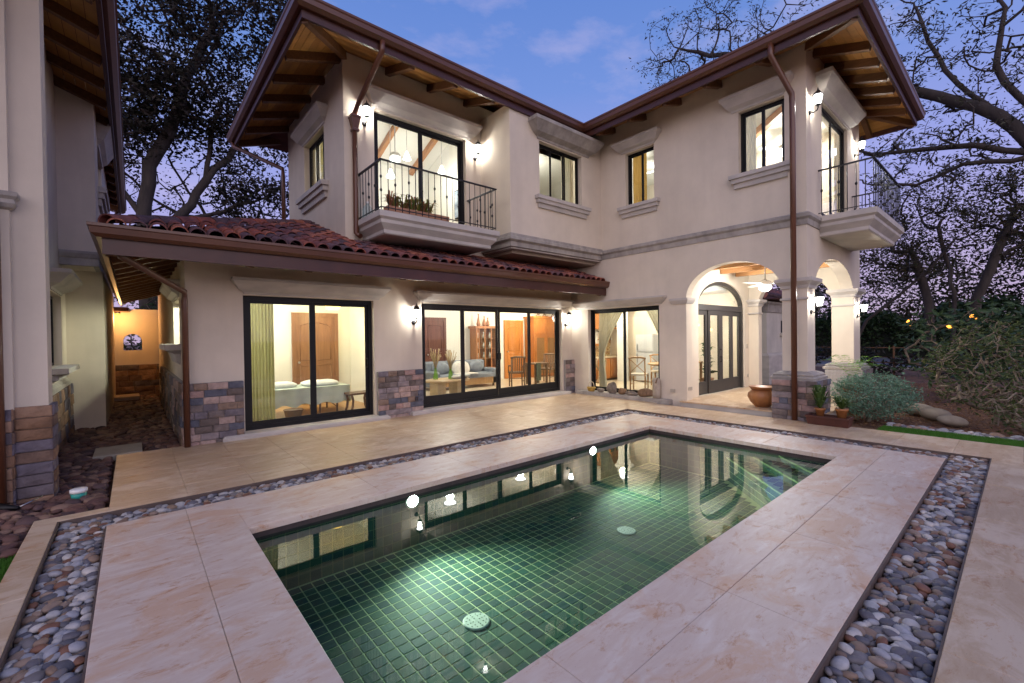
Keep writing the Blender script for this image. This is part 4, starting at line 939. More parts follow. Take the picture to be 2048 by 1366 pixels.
curtain('cream tied-back curtain at the inner side of the kitchen window', 'y', 9.95, 6.85, 7.80, .10, 2.40, CREAMC, 8, .035, (1.0, 1))
curtain('cream tied-back curtain at the porch side of the kitchen window', 'y', 9.95, 5.66, 6.42, .10, 2.40, CREAMC, 7, .035, (1.0, 0))
curtain('pale curtain inside the bay window', 'x', 7.72, 8.38, 8.70, 4.5, 6.4, CREAMC, 4, .03)
curtain('gold curtain inside the narrow wing window', 'y', 9.85, 6.18, 6.58, 4.3, 6.4, GOLDC, 5, .03)
curtain('white curtain inside the window above the porch', 'y', 9.85, 3.62, 3.84, 4.3, 6.4, WHITEC, 3, .03)
curtain('yellow curtain inside the side window above the tiled roof', 'y', 3.50, 9.5, 11.0, 4.4, 6.4, cloth('yellow_curtain', (.66, .60, .32), (.55, .48, .24), 14), 12, .03)
WD = wood('brown_door_wood', (.20, .095, .045), (.30, .15, .075), 2, 2.5, .4)
WO = wood('orange_door_wood', (.42, .15, .035), (.55, .23, .06), 2, 2.5, .35)
WK = wood('kitchen_cabinet_wood', (.36, .13, .035), (.47, .19, .055), 2, 2.2, .35)
WDK = wood('dark_chair_wood', (.10, .055, .03), (.17, .10, .055), 2, 3, .45)
WB = wood('chair_oak', (.34, .19, .08), (.46, .28, .13), 2, 3, .45)
def panel_door(name, label, x0, x1, y, z0, z1, mat_, arch=True, knob=0):
    t = thing(name, label, 'door', ((x0+x1)/2, y, z0))
    f_ = MB(); f_.box(x0, x0+.09, y-.05, y, z0, z1); f_.box(x1-.09, x1, y-.05, y, z0, z1); f_.box(x0+.09, x1-.09, y-.05, y, z1-.09, z1); f_.build('door_frame', mat_, t)
    MB().box(x0+.09, x1-.09, y-.03, y-.002, z0, z1-.09).build('door_leaf', mat_, t)
    a, b = x0+.18, x1-.18; m2 = MB(); h = z1-z0
    for lo, hi, up_ in ((z0+.12, z0+.42*h, False), (z0+.48*h, z0+.88*h, True)):
        pts = [(a, lo), (b, lo), (b, hi-.06)] + [(a+(b-a)*(1-u), hi-.06+.09*math.sin(math.pi*u)) for u in [k/8 for k in range(1, 8)]] + [(a, hi-.06)] if up_ and arch else [(a, lo), (b, lo), (b, hi), (a, hi)]
        for k in range(len(pts)):
            p, q_ = pts[k], pts[(k+1) % len(pts)]; m2.tube([(p[0], y-.032, p[1]), (q_[0], y-.032, q_[1])], .011, 5)
    m2.build('moulding', mat_, t)
    kx = x0+.14 if knob == 0 else x1-.14; MB().tube([(kx, y-.03, z0+1.0), (kx, y-.07, z0+1.0), (kx, y-.095, z0+1.0)], [.012, .028, .02], 10).build('knob', METAL, t)
    return t
panel_door('interior_door', 'brown panelled wooden door behind the massage bed', 2.82, 3.88, 11.198, .06, 2.24, WD)
panel_door('interior_door', 'orange-brown panelled door at the back of the living room', 10.35, 11.28, 12.498, .06, 2.22, WO)
panel_door('interior_door', 'dark brown door on the far left of the living room', 7.0, 7.85, 12.498, .06, 2.26, wood('dark_red_door_wood', (.10, .035, .025), (.16, .06, .04), 2, 2, .4), False)
# massage bed
WHT = simple('white_linen', (.76, .77, .76), (.66, .68, .68), 7, .9, .25, bscale=12)
PALEG = simple('pale_green_linen', (.56, .64, .58), (.48, .56, .50), 5, .9, .3, bscale=9)
b = thing('massage_bed', 'massage bed under a pale sheet in the bedroom', 'bed', (2.75, 10.0, .06))
MB().box(1.75, 3.50, 9.55, 10.35, .50, .60).build('mattress', WHT, b)
sh = MB(); pts = []; n = 40
per = [(1.72+1.80*k/n, 9.52) for k in range(n+1)] + [(3.52, 9.52+.85*k/16) for k in range(1, 17)]
for lev, zz in enumerate((.615, .58, .46, .36, .27)):
    pts.append([(x+(.02+.012*lev*math.sin(i*1.1)) * (1 if x > 3.5 else 0), y-(.015+.010*lev*math.sin(i*.9)) * (1 if y < 9.53 else 0), zz+(.0 if lev < 4 else .03*math.sin(i*.7))) for i, (x, y) in enumerate(per)])
m = len(per)
sh.add([p for r in pts for p in r], [(l*m+i, l*m+i+1, (l+1)*m+i+1, (l+1)*m+i) for l in range(4) for i in range(m-1)], True); sh.add([(1.72, 9.52, .617), (3.52, 9.52, .617), (3.52, 10.37, .617), (1.72, 10.37, .617)], [(0,1,2,3)])
sh.build('sheet', PALEG, b, fix=False)
def pillow(mb, c, d, ph=0):
    n1, n2 = 16, 8; rings = []
    for j in range(n2+1):
        v = -math.pi/2+math.pi*j/n2; r_ = []
        for i in range(n1):
            u = 2*math.pi*i/n1; sx = math.copysign(abs(math.cos(u))**.6, math.cos(u)); sy = math.copysign(abs(math.sin(u))**.6, math.sin(u)); k = math.cos(v)**.6 if j not in (0, n2) else .02
            r_.append((c[0]+d[0]/2*sx*k, c[1]+d[1]/2*sy*k, c[2]+d[2]/2*math.sin(v)*(1+.15*math.sin(3*u+ph))))
        rings.append(r_)
    return mb.rings(rings, True)
pillow(MB(), (2.25, 10.0, .66), (.7, .5, .14)).build('towel', WHT, b); pillow(MB(), (3.05, 9.95, .66), (.75, .6, .13), 1).build('towel', WHT, b)
for x in (2.0, 2.95, 3.3):
    for y in (9.62, 10.28): MB().beam((x, y, .06), (x, y, .5), .03, .03).build('leg', WDK, b)
MB().beam((2.95, 9.62, .48), (3.3, 9.62, .15), .02, .02).build('brace', WDK, b)
st_ = thing('stool', 'small wooden stool with curved legs inside the bedroom door', 'stool', (3.66, 9.35, .06))
MB().box(3.40, 3.95, 9.15, 9.55, .42, .46).build('seat', WDK, st_)
for x, s_ in ((3.46, 1), (3.88, -1)):
    for y in (9.2, 9.5): MB().tube([(x, y, .42), (x+.03*s_, y, .3), (x+.01*s_, y, .15), (x-.02*s_, y, .06)], .025, 6).build('leg', WDK, st_)
k_ = thing('waste_basket', 'woven brown basket on the bedroom floor beneath the bed', 'basket', (2.28, 9.02, .06))
MB().lathe((2.28, 9.02, .06), [(.12, 0), (.16, .20), (.165, .22), (.145, .22), (.11, .03)], 18).build('body', simple('woven_cane', (.22, .15, .08), (.12, .08, .04), 40, .8, .5, stretch=(1, 1, 4)), k_)
MB().lathe((2.28, 9.02, .06), [(.168, .205), (.175, .215), (.168, .228), (.158, .22)], 18).build('rim', WDK, k_)
# living room
SOFA = simple('grey_sofa_fabric', (.22, .24, .28), (.16, .18, .21), 8, .9, .2); THROW = simple('white_throw', (.74, .71, .66), (.60, .56, .5), 14, .95, .6, bscale=25)
s = thing('sofa', 'grey upholstered sofa with loose cushions and white throw', 'sofa', (7.6, 11.3, .06))
MB().box(6.6, 8.75, 10.95, 11.75, .16, .36).build('base', WB, s); MB().bbox(6.65, 8.70, 10.93, 11.6, .36, .50, .04).build('seat_cushion', SOFA, s); MB().bbox(6.6, 8.75, 11.6, 11.82, .36, .88, .05).build('backrest', SOFA, s)
MB().bbox(8.62, 8.84, 10.95, 11.8, .16, .62, .04).build('armrest', SOFA, s); MB().bbox(6.5, 6.68, 10.95, 11.8, .16, .62, .04).build('armrest', SOFA, s)
for x, w in ((7.0, .6), (8.3, .55)): pillow(MB(), (x, 11.45, .66), (w, .22, .38)).build('cushion', SOFA, s)
pillow(MB(), (7.65, 11.36, .63), (.62, .30, .44), 2).build('throw', THROW, s); MB().bbox(7.35, 8.0, 10.9, 11.3, .495, .52, .01).build('throw', THROW, s)
for x in (6.7, 8.65): MB().box(x, x+.05, 11.0, 11.05, .06, .16).build('leg', WDK, s)
c_ = thing('coffee_table', 'pale round-edged coffee table inside the living doors', 'table', (6.35, 10.0, .06))
MB().lathe((6.35, 10.05, .06), [(.0, .38), (.55, .38), (.58, .41), (.55, .44), (.0, .44)], 28, sx=1.15, sy=.75).build('table_top', wood('pale_table_wood', (.48, .33, .18), (.60, .44, .26), 0, 2, .35), c_)
for x in (6.05, 6.65): MB().box(x-.12, x+.12, 9.85, 10.25, .06, .44).build('leg', wood('pale_leg_wood', (.50, .36, .20), (.60, .46, .28), 2, 2, .4), c_)
GREENG = lampglass('green_vase_glass', (.25, .45, .05), .25, .35)
REED = simple('dry_reed', (.48, .36, .20), (.34, .24, .12), 8, .9)
for x, y, h, lab in ((6.05, 10.15, .30, 'tall green glass vase of dry reeds on the coffee table'), (6.42, 10.0, .26, 'short green glass vase of bushy dry stems on the coffee table')):
    v = thing('vase', lab, 'vase', (x, y, .50), 0, 'vases on the coffee table')
    MB().lathe((x, y, .50), [(.06, 0), (.065, .03), (.05, .15), (.025, h-.02), (.03, h)], 14).build('body', GREENG, v)
    rr = MB(); r6 = random.Random(int(x*100))
    for k in range(26):
        a, q_ = r6.uniform(0, 6.28), r6.uniform(.04, .17); rr.tube([(x, y, .50+h-.08), (x+q_*.4*math.cos(a), y+q_*.4*math.sin(a), .5+h+.15), (x+q_*math.cos(a), y+q_*math.sin(a), .5+h+r6.uniform(.3, .55))], [.004, .005, .009], 4)
    rr.build('reed_bunch', REED, v)
fb = thing('fruit_bowl', 'low grey bowl with draped cloth on the coffee table', 'bowl', (6.75, 9.9, .50)); MB().lathe((6.75, 9.9, .50), [(.08, 0), (.16, .04), (.21, .09), (.20, .095), (.12, .04), (.0, .03)], 20).build('body', simple('pewter', (.45, .47, .46), (.35, .37, .36), 8, .4), fb); pillow(MB(), (6.55, 9.86, .55), (.35, .2, .10)).build('cloth', THROW, fb)
cb = thing('display_cabinet', 'tall glazed wooden display cabinet behind the sofa', 'cabinet', (9.22, 12.25, .06))
WC = wood('cabinet_cherry', (.30, .12, .05), (.42, .19, .08), 2, 2.5, .35)
m2 = MB(); m2.box(8.80, 9.68, 12.42, 12.45, .06, 1.90); m2.box(8.80, 8.86, 12.08, 12.42, .06, 1.90); m2.box(9.62, 9.68, 12.08, 12.42, .06, 1.90); m2.box(8.74, 9.74, 12.03, 12.46, 1.90, 1.98); m2.box(8.86, 9.62, 12.08, 12.42, .06, .55); m2.build('carcass', WC, cb)
for x in (8.88, 9.13, 9.40): m3 = MB(); m3.box(x, x+.04, 12.05, 12.08, .55, 1.90); m3.build('door_stile', WC, cb)
for z in (.85, 1.2, 1.55): MB().box(8.86, 9.62, 12.12, 12.41, z, z+.02).build('shelf', WC, cb)
MB().box(8.92, 9.58, 12.062, 12.066, .58, 1.86).build('pane', GLASS, cb)
CER = simple('white_ceramic', (.7, .68, .64), (.6, .58, .54), 8, .4); TERRA = simple('terracotta_vase', (.42, .22, .12), (.32, .15, .08), 6, .6)
for i, (x, z) in enumerate([(x, z) for z in (.87, 1.22, 1.57) for x in (8.98, 9.24, 9.5)]):
    d_ = thing('ornament', 'white ornament at the %s of the %s shelf in the display cabinet' % (('left', 'middle', 'right')[i % 3], ('lowest', 'middle', 'top')[i//3]), 'ornament', (x, 12.25, z), 0, 'ornaments in the display cabinet'); MB().lathe((x, 12.25, z), [(.03, 0), (.055, .05+.02*(i % 3)), (.03, .13), (.02, .16), (.03, .19+.02*(i % 2))], 12).build('body', CER, d_); MB().lathe((x, 12.25, z), [(.031, .0), (.04, .004), (.031, .012)], 12).build('foot_ring', CER, d_)
for x, h, lab in ((9.0, .42, 'tallest terracotta bottle vase on top of the cabinet'), (9.25, .34, 'middle terracotta bottle vase on top of the cabinet'), (9.4, .30, 'shortest terracotta bottle vase on top of the cabinet')):
    d_ = thing('bottle_vase', lab, 'vase', (x, 12.22, 1.98), 0, 'vases on the cabinet'); MB().lathe((x, 12.22, 1.98), [(.05, 0), (.075, .06), (.05, .16), (.02, .26*h/.34), (.018, h-.03)], 14).build('body', TERRA, d_); MB().lathe((x, 12.22, 1.98), [(.02, h-.03), (.032, h-.012), (.03, h)], 12).build('lip', TERRA, d_)
wr = thing('wardrobe', 'tall orange-brown wardrobe with woven doors', 'wardrobe', (12.2, 12.2, .06))
MB().box(11.36, 13.10, 11.95, 12.46, .06, 2.30).build('carcass', WK, wr); MB().box(11.30, 13.16, 11.90, 12.47, 2.30, 2.36).build('top', WK, wr)
CANE = simple('woven_cane_panel', (.34, .18, .07), (.16, .08, .03), 60, .8, .4)
for x0, x1 in ((11.42, 11.96), (11.99, 12.50), (12.53, 13.04)):
    for z0, z1, mt in ((.12, 1.62, CANE), (1.68, 2.25, WK)):
        d_ = MB(); d_.box(x0, x0+.07, 11.925, 11.95, z0, z1); d_.box(x1-.07, x1, 11.925, 11.95, z0, z1); d_.box(x0+.07, x1-.07, 11.925, 11.95, z0, z0+.07); d_.box(x0+.07, x1-.07, 11.925, 11.95, z1-.07, z1); d_ = d_.build('door', WK, wr); MB().box(x0+.07, x1-.07, 11.935, 11.949, z0+.07, z1-.07).build('panel', mt, d_)
for i, (x, w) in enumerate(((11.75, .22), (12.1, .26), (12.55, .2))):
    d_ = thing('wardrobe_ornament', 'small dark carved ornament on top of the wardrobe, %s' % ('nearest the orange door', 'in the middle', 'farthest from the orange door')[i], 'ornament', (x, 12.1, 2.36), 0, 'ornaments on the wardrobe'); MB().box(x-w/2, x+w/2, 12.07, 12.13, 2.36, 2.39).build('base', WDK, d_); MB().tube([(x-w*.4, 12.1, 2.39), (x-w*.2, 12.1, 2.47), (x+w*.1, 12.1, 2.42), (x+w*.35, 12.1, 2.48)], [.015, .025, .02, .01], 6).build('figure', WDK, d_)
def chair(name, label, x, y, rz, mat_, seatm=None, arms=False, group=None, slats=6, cross=False):
    t = thing(name, label, 'chair', (x, y, .06), rz, group); B = lambda m, nm, mt: m.build(nm, mt, t, True)
    B(MB().bbox(-.22, .22, -.22, .22, .42, .47, .012), 'seat', seatm or mat_)
    for sx in (-.2, .2): B(MB().tube([(sx, -.2, 0), (sx, -.2, .42)], [.018, .024], 6), 'leg', mat_); B(MB().tube([(sx, .22, 0), (sx, .2, .42), (sx*1.03, .27, .92)], [.02, .025, .018], 6), 'leg', mat_)
    B(MB().tube([(-.23, .27, .90), (-.1, .31, .93), (.1, .31, .93), (.23, .27, .90)], .028, 6), 'top_rail', mat_)
    if cross: B(MB().beam((-.2, .215, .5), (.2, .27, .88), .03, .018), 'cross_brace', mat_); B(MB().beam((.2, .215, .5), (-.2, .27, .88), .03, .018), 'cross_brace', mat_)
    else:
        for k in range(slats): u = -.16+.32*k/(slats-1); B(MB().beam((u, .215, .47), (u*1.05, .295, .90), .032, .012), 'slat', mat_)
    for sx in (-.2, .2): B(MB().beam((sx, -.2, .18), (sx, .21, .18), .02, .02), 'stretcher', mat_)
    B(MB().beam((-.2, -.2, .24), (.2, -.2, .24), .02, .02), 'stretcher', mat_)
    if arms:
        for sx in (-.23, .23): B(MB().tube([(sx, .25, .66), (sx*1.1, 0, .66), (sx, -.2, .63), (sx, -.2, .42)], .017, 6), 'armrest', mat_)
    return t
chair('armchair', 'slatted dark wooden armchair just inside the living doors', 8.95, 10.2, 2.6, WDK, arms=True, group='slatted wooden armchairs')
chair('armchair', 'slatted wooden armchair beside the stone-topped table', 10.6, 10.55, -1.2, WDK, arms=True, group='slatted wooden armchairs')
tb = thing('side_table', 'dark wooden table with woven cloth near the tall wardrobe', 'table', (9.95, 10.35, .06)); MB().bbox(9.65, 10.25, 10.1, 10.6, .70, .75, .01).build('table_top', WDK, tb)
for x in (9.7, 10.2):
    for y in (10.15, 10.55): MB().box(x-.03, x+.03, y-.03, y+.03, .06, .70).build('leg', WDK, tb)
MB().box(9.68, 9.85, 10.06, 10.1, .2, .76).build('cloth', simple('green_woven_cloth', (.08, .10, .07), (.05, .06, .045), 20, .9), tb)
# kitchen seen through the picture window
kc = thing('kitchen_counter', 'wooden kitchen counter with pale stone top and mosaic splashback', 'counter', (12.4, 9.6, .06))
MB().box(11.60, 13.24, 9.30, 9.86, .14, .84).build('carcass', WK, kc); MB().box(11.62, 13.24, 9.36, 9.86, .06, .14).build('plinth', WDK, kc)
MB().bbox(11.55, 13.25, 9.25, 9.87, .84, .88, .008).build('worktop', simple('cream_granite', (.62, .52, .36), (.44, .34, .22), 30, .25), kc)
for x in (11.63, 12.04, 12.45, 12.86):
    d_ = MB().box(x, x+.38, 9.275, 9.30, .18, .80).build('door', WK, kc); MB().box(x+.06, x+.32, 9.262, 9.275, .26, .72).build('panel', WK, d_)
MOS = random_mat('mosaic_tile', [(.60, .42, .18), (.42, .24, .10), (.68, .56, .36), (.52, .38, .22), (.30, .17, .09)], .3, 0, 20, True, .1)
mo = MB()
for i in range(33):
    for j in range(7): mo.box(11.57+i*.05, 11.57+i*.05+.047, 9.872, 9.88, .88+j*.05, .88+j*.05+.047)
for i in range(14):
    for j in range(7, 18): mo.box(12.55+i*.05, 12.55+i*.05+.047, 9.872, 9.88, .88+j*.05, .88+j*.05+.047)
mo = mo.build('splashback', MOS, kc, fix=False); mo['kind'] = 'stuff'
MB().box(11.56, 12.5, 9.70, 9.87, 1.24, 1.32).build('shelf', WO, kc)
wc_ = thing('wall_cabinet', 'glazed orange wooden wall cabinet above the hanging utensils', 'cabinet', (12.8, 9.7, 1.85)); MB().box(12.3, 13.24, 9.52, 9.87, 1.82, 2.75).build('carcass', WO, wc_)
for x in (12.33, 12.64, 12.95):
    d_ = MB(); d_.box(x, x+.05, 9.50, 9.52, 1.85, 2.35); d_.box(x+.23, x+.28, 9.50, 9.52, 1.85, 2.35); d_.box(x+.05, x+.23, 9.50, 9.52, 1.85, 1.90); d_.box(x+.05, x+.23, 9.50, 9.52, 2.30, 2.35); d_ = d_.build('door', WO, wc_); MB().box(x+.05, x+.23, 9.508, 9.514, 1.9, 2.3).build('pane', simple('dark_glass', (.08, .07, .05), (.05, .05, .04), 5, .1), d_)
ur = thing('utensil_rail', 'dark rail of hanging ladles under the wall cabinet', 'rail', (12.8, 9.80, 1.74)); MB().tube([(12.4, 9.80, 1.76), (13.2, 9.80, 1.76)], .012, 6).build('rail', IRON, ur)
for k in range(8):
    x = 12.45+k*.1; MB().tube([(x, 9.79, 1.75), (x, 9.79, 1.52)], .006, 5).lathe((x, 9.79, 1.47), [(.0, -.04), (.03, -.02), (.032, .02), (.01, .05)], 8).build('ladle', METAL if k % 2 else WB, ur)
fr = thing('refrigerator', 'pale grey two-door refrigerator beside the white kitchen column', 'refrigerator', (13.0, 8.1, .06))
MB().box(12.72, 13.24, 7.80, 8.42, .08, 1.62).build('body', simple('fridge_side', (.5, .51, .52), (.46, .47, .48), 4, .4), fr); FRG = simple('fridge_door', (.60, .62, .64), (.55, .57, .6), 3, .3, metal=.4)
MB().box(12.66, 12.72, 7.80, 8.42, 1.06, 1.62).build('door', FRG, fr); MB().box(12.66, 12.72, 7.80, 8.42, .10, 1.03).build('door', FRG, fr)
for z0, z1 in ((1.10, 1.30), (.7, .98)): MB().box(12.63, 12.66, 8.34, 8.37, z0, z1).build('handle', METAL, fr)
cl = thing('kitchen_column', 'square white column inside the kitchen', 'column', (12.5, 8.85, .06)); MB().box(12.40, 12.66, 8.72, 8.98, .06, 2.55).build('shaft', INWALL, cl); MB().rings(ring4(12.40, 12.66, 8.72, 8.98, [(.0, 2.4), (.02, 2.4), (.04, 2.5), (.10, 2.56), (.10, 2.64), (.0, 2.64)])).build('capital', INWALL, cl); MB().box(12.38, 12.68, 8.70, 9.0, 2.64, 2.8).build('block', INWALL, cl)
bs = thing('bar_stool', 'carved wooden stool with curved horns by the kitchen counter', 'stool', (11.55, 9.0, .06))
MB().lathe((11.55, 9.0, .06), [(.20, 0), (.17, .05), (.09, .2), (.08, .38), (.13, .5), (.0, .52)], 14).build('base', wood('carved_teak', (.24, .15, .08), (.36, .24, .13), 2, 3, .5), bs)
for s_ in (-1, 1): MB().tube([(11.55+.10*s_, 9.0, .50), (11.55+.22*s_, 9.0, .62), (11.55+.24*s_, 9.0, .78), (11.55+.13*s_, 9.0, .86)], [.045, .04, .035, .02], 7).build('horn', wood('carved_teak_horn', (.24, .15, .08), (.36, .24, .13), 2, 3, .5), bs)
CREAMS = simple('cream_upholstery', (.62, .55, .44), (.55, .48, .38), 10, .9)
dt = thing('dining_table', 'round wooden dining table inside the kitchen window', 'table', (11.5, 6.55, .06)); MB().lathe((11.5, 6.55, .06), [(.0, .68), (.56, .68), (.60, .71), (.58, .74), (.0, .74)], 30).build('table_top', WB, dt); MB().lathe((11.5, 6.55, .06), [(.28, 0), (.26, .04), (.07, .1), (.06, .5), (.14, .68)], 14).build('pedestal', WB, dt)
chair('dining_chair', 'oak dining chair with cream seat seen from the side', 10.75, 7.05, 1.95, WB, CREAMS, cross=True, group='oak dining chairs'); chair('dining_chair', 'oak dining chair with crossed back behind the dining table', 12.0, 7.15, -.75, WB, CREAMS, cross=True, group='oak dining chairs'); chair('dining_chair', 'oak dining chair at the porch side of the dining table', 11.05, 6.05, 2.6, WB, CREAMS, cross=True, group='oak dining chairs')
pp = thing('table_plant', 'small bright green plant on the dining table', 'plant', (11.45, 6.6, .80)); MB().lathe((11.45, 6.6, .80), [(.05, 0), (.07, .1), (.065, .1), (.0, .09)], 12).build('pot', CER, pp)
lf = MB()
for k in range(22):
    a, t_ = k*2.4, .3+.7*((k*7) % 10)/10; lf.add([(11.45, 6.6, .9), (11.45+.06*math.cos(a-.3), 6.6+.06*math.sin(a-.3), .98+.05*t_), (11.45+.13*math.cos(a), 6.6+.13*math.sin(a), .98+.12*t_), (11.45+.06*math.cos(a+.3), 6.6+.06*math.sin(a+.3), .98+.05*t_)], [(0,1,2,3)])
lf.build('leaf_tuft', leaf_mat('lime_leaf', [(.18, .40, .04), (.26, .5, .07)]), pp, fix=False)
# entrance hall behind the arched door
et = thing('hall_console', 'wooden console table behind the arched entrance door', 'table', (11.3, 5.9, .06)); MB().bbox(10.75, 11.85, 5.75, 6.05, .82, .86, .008).build('table_top', WB, et)
for x in (10.8, 11.8):
    for y in (5.79, 6.01): MB().box(x-.025, x+.025, y-.025, y+.025, .06, .82).build('leg', WB, et)
MB().box(10.85, 11.75, 5.78, 6.02, .35, .38).build('shelf', WB, et)
pf_ = thing('photo_frame', 'small framed picture on the hall console', 'picture frame', (10.85, 5.88, .86)); MB().box(10.74, 10.96, 5.86, 5.88, .86, 1.08).build('frame', WDK, pf_); MB().box(10.78, 10.92, 5.852, 5.86, .90, 1.04).build('print', CER, pf_)
fo = thing('fan_ornament', 'round yellow woven fan ornament on the hall console', 'ornament', (11.28, 5.88, .86)); MB().tube([(11.28, 5.89, 1.22), (11.28, 5.87, 1.22)], .20, 24).build('disc', simple('straw', (.62, .42, .14), (.5, .32, .1), 20, .8), fo); MB().tube([(11.28, 5.88, .86), (11.28, 5.88, 1.05)], .02, 8).build('stand', IRON, fo)
pt_ = thing('hall_painting', 'dark painting on the far hall wall beside the entrance', 'painting', (10.4, 6.6, 1.3)) if False else None
hp = thing('hall_plant', 'dark leafy pot plant behind the right entrance leaves', 'plant', (12.2, 5.8, .06)); MB().lathe((12.2, 5.8, .06), [(.12, 0), (.17, .3), (.18, .32), (.15, .32), (.0, .30)], 16).build('pot', TERRA, hp)
lf = MB(); r13 = random.Random(77)
for k in range(60):
    a = k*2.4; L = r13.uniform(.15, .42); h_ = r13.uniform(.2, 1.2); d = Vector((math.cos(a), math.sin(a), 0)); s_ = Vector((-d.y, d.x, 0))*.04; b0 = Vector((12.2, 5.8, .36+h_*.6)); b1 = b0+d*L*.5+Vector((0, 0, h_*.25)); b2 = b0+d*L+Vector((0, 0, h_*.2)); lf.add([b0, b1+s_, b2, b1-s_], [(0,1,2,3)])
lf.build('foliage', leaf_mat('hall_leaf', [(.02, .05, .02), (.04, .08, .03)], .2), hp, fix=False)
# upstairs
tv = thing('television', 'wide flat television on the upstairs room wall', 'television', (7.0, 9.75, 4.85))
MB().box(6.98, 7.04, 9.15, 10.55, 4.95, 5.75).build('frame', FRAME, tv)
m, nt, p = base_mat('tv_picture'); nt.links.new(ramp(nt, noise(nt, 2.2, 6, .6, (1, 1, 2.5)), [(.3, (.10, .12, .16)), (.5, (.34, .42, .52)), (.7, (.60, .66, .72))]), p.inputs['Base Color']); p.inputs['Roughness'].default_value = .15
MB().box(6.974, 6.981, 9.18, 10.52, 4.98, 5.72).build('screen', m, tv)
dk = thing('upstairs_dresser', 'low wooden dresser below the television upstairs', 'dresser', (6.8, 9.7, 3.78)); MB().box(6.62, 7.03, 9.0, 10.6, 3.78, 4.55).build('body', WC, dk); MB().box(6.58, 7.04, 8.97, 10.63, 4.55, 4.59).build('top', WC, dk)
for k in range(3): MB().box(6.60, 6.62, 9.05+k*.52, 9.52+k*.52, 3.9, 4.45).build('drawer', WC, dk)
pn = thing('headboard_panel', 'pale yellow slanted panel in the balcony room', 'panel', (5.9, 11.9, 3.78)); MB().prism([(5.2, 12.28, 3.78), (6.9, 12.28, 3.78), (6.9, 12.28, 5.7), (5.2, 12.28, 5.2)], (0, -.06, 0)).build('board', simple('yellow_paint', (.72, .56, .26), (.66, .5, .22), 5, .8), pn); MB().beam((5.2, 12.19, 5.2), (6.9, 12.19, 5.7), .06, .08).build('rail', WB, pn)
# things on the balcony
pbx = thing('balcony_planter', 'long terracotta trough planter of bromeliads on the balcony', 'planter', (3.95, 7.62, 3.865))
MB().box(3.55, 4.85, 7.52, 7.72, 3.865, 4.02).build('trough', TERRA, pbx)
br = MB(); r7 = random.Random(4)
for k in range(11):
    cx = 3.62+.085*k; cy = 7.62+r7.uniform(-.03, .03)
    for q_ in range(13):
        a = q_*2.4+k; L = r7.uniform(.14, .30); up_ = r7.uniform(.12, .30); w = .014; d = Vector((math.cos(a), math.sin(a), 0)); s_ = Vector((-d.y, d.x, 0))*w
        b0 = Vector((cx, cy, 4.0)); b1 = b0+d*L*.45+Vector((0, 0, up_)); b2 = b0+d*L+Vector((0, 0, up_*.9)); br.add([b0-s_, b0+s_, b1+s_, b1-s_, b2], [(0,1,2,3), (3,2,4)])
br.build('leaf_clump', leaf_mat('bromeliad_leaf', [(.10, .16, .03), (.22, .16, .05), (.26, .08, .05)]), pbx, fix=False)
bt = thing('water_jug', 'clear plastic jug in the balcony corner', 'jug', (3.45, 8.2, 3.865)); MB().lathe((3.45, 8.2, 3.865), [(.09, 0), (.10, .03), (.10, .2), (.05, .28), (.03, .31)], 16).build('body', lampglass('clear_plastic', (.5, .6, .7), .15, .6), bt); MB().lathe((3.45, 8.2, 3.865), [(.035, .31), (.035, .35), (.0, .352)], 12).build('cap', WHITEP, bt)

# ------------------------------------------------------------------ rocks and basket on the kitchen window sill
ROCK = simple('rough_rock', (.24, .20, .17), (.10, .08, .06), 9, .9, .9, bscale=25, detail=8); DRIFT = simple('driftwood', (.26, .16, .09), (.12, .07, .04), 12, .85, .7, stretch=(1, 3, 1))
def rock(name, label, c, d, seed, mat_, cat='rock', rz=0, sharp=.25, group='rocks along the kitchen sill'):
    bm = bmesh.new(); bmesh.ops.create_icosphere(bm, subdivisions=3, radius=1); r8 = random.Random(seed)
    pl = [(Vector((r8.gauss(0, 1), r8.gauss(0, 1), r8.gauss(0, 1))).normalized(), r8.uniform(.55, .9)) for _ in range(12)]
    for v in bm.verts:
        p = v.co.copy()
        for n_, h in pl:
            e = p.dot(n_)-h
            if e > 0: p -= n_*e*.85
        v.co = Vector((p.x*d[0]/2, p.y*d[1]/2, max(p.z, -.75)*d[2]/2))
    me = bpy.data.meshes.new(name); bm.to_mesh(me); bm.free(); me.materials.append(mat_)
    o = link(name, me, None, (c[0], c[1], c[2]+d[2]*.375), (0, 0, rz)); return tag(o, label, cat, group)
rock('sill_rock', 'tall grey pointed rock on the kitchen sill', (9.40, 6.98, .098), (.16, .38, .36), 3, ROCK)
rock('sill_rock', 'small dark flat rock beside the basket on the kitchen sill', (9.40, 7.35, .098), (.15, .26, .15), 5, ROCK)
rock('driftwood_log', 'short split brown log between the sill rocks', (9.40, 6.66, .098), (.15, .26, .22), 8, DRIFT, 'log')
rock('driftwood_log', 'long grey driftwood piece lying across the kitchen sill', (9.40, 6.40, .098), (.14, .42, .15), 11, ROCK, 'log', .1)
rock('driftwood_log', 'rounded brown driftwood lump on the kitchen sill', (9.39, 5.98, .098), (.17, .46, .25), 17, DRIFT, 'log')
sc_ = thing('carved_post', 'upright carved stone post at the porch end of the kitchen sill', 'carving', (9.41, 5.70, .098)); MB().rings([[(9.41+w*math.cos(a)*.7, 5.70+w*math.sin(a), .098+z) for a in [2*math.pi*k/10 for k in range(10)]] for w, z in ((.10, 0), (.11, .1), (.10, .25), (.105, .38), (.09, .46), (.05, .48))], True).build('body', simple('carved_pale_stone', (.42, .36, .29), (.30, .25, .2), 10, .85, .6), sc_); MB().tube([(9.34, 5.68, .46), (9.35, 5.66, .54), (9.38, 5.64, .60)], [.02, .014, .006], 6).build('horn', DRIFT, sc_)
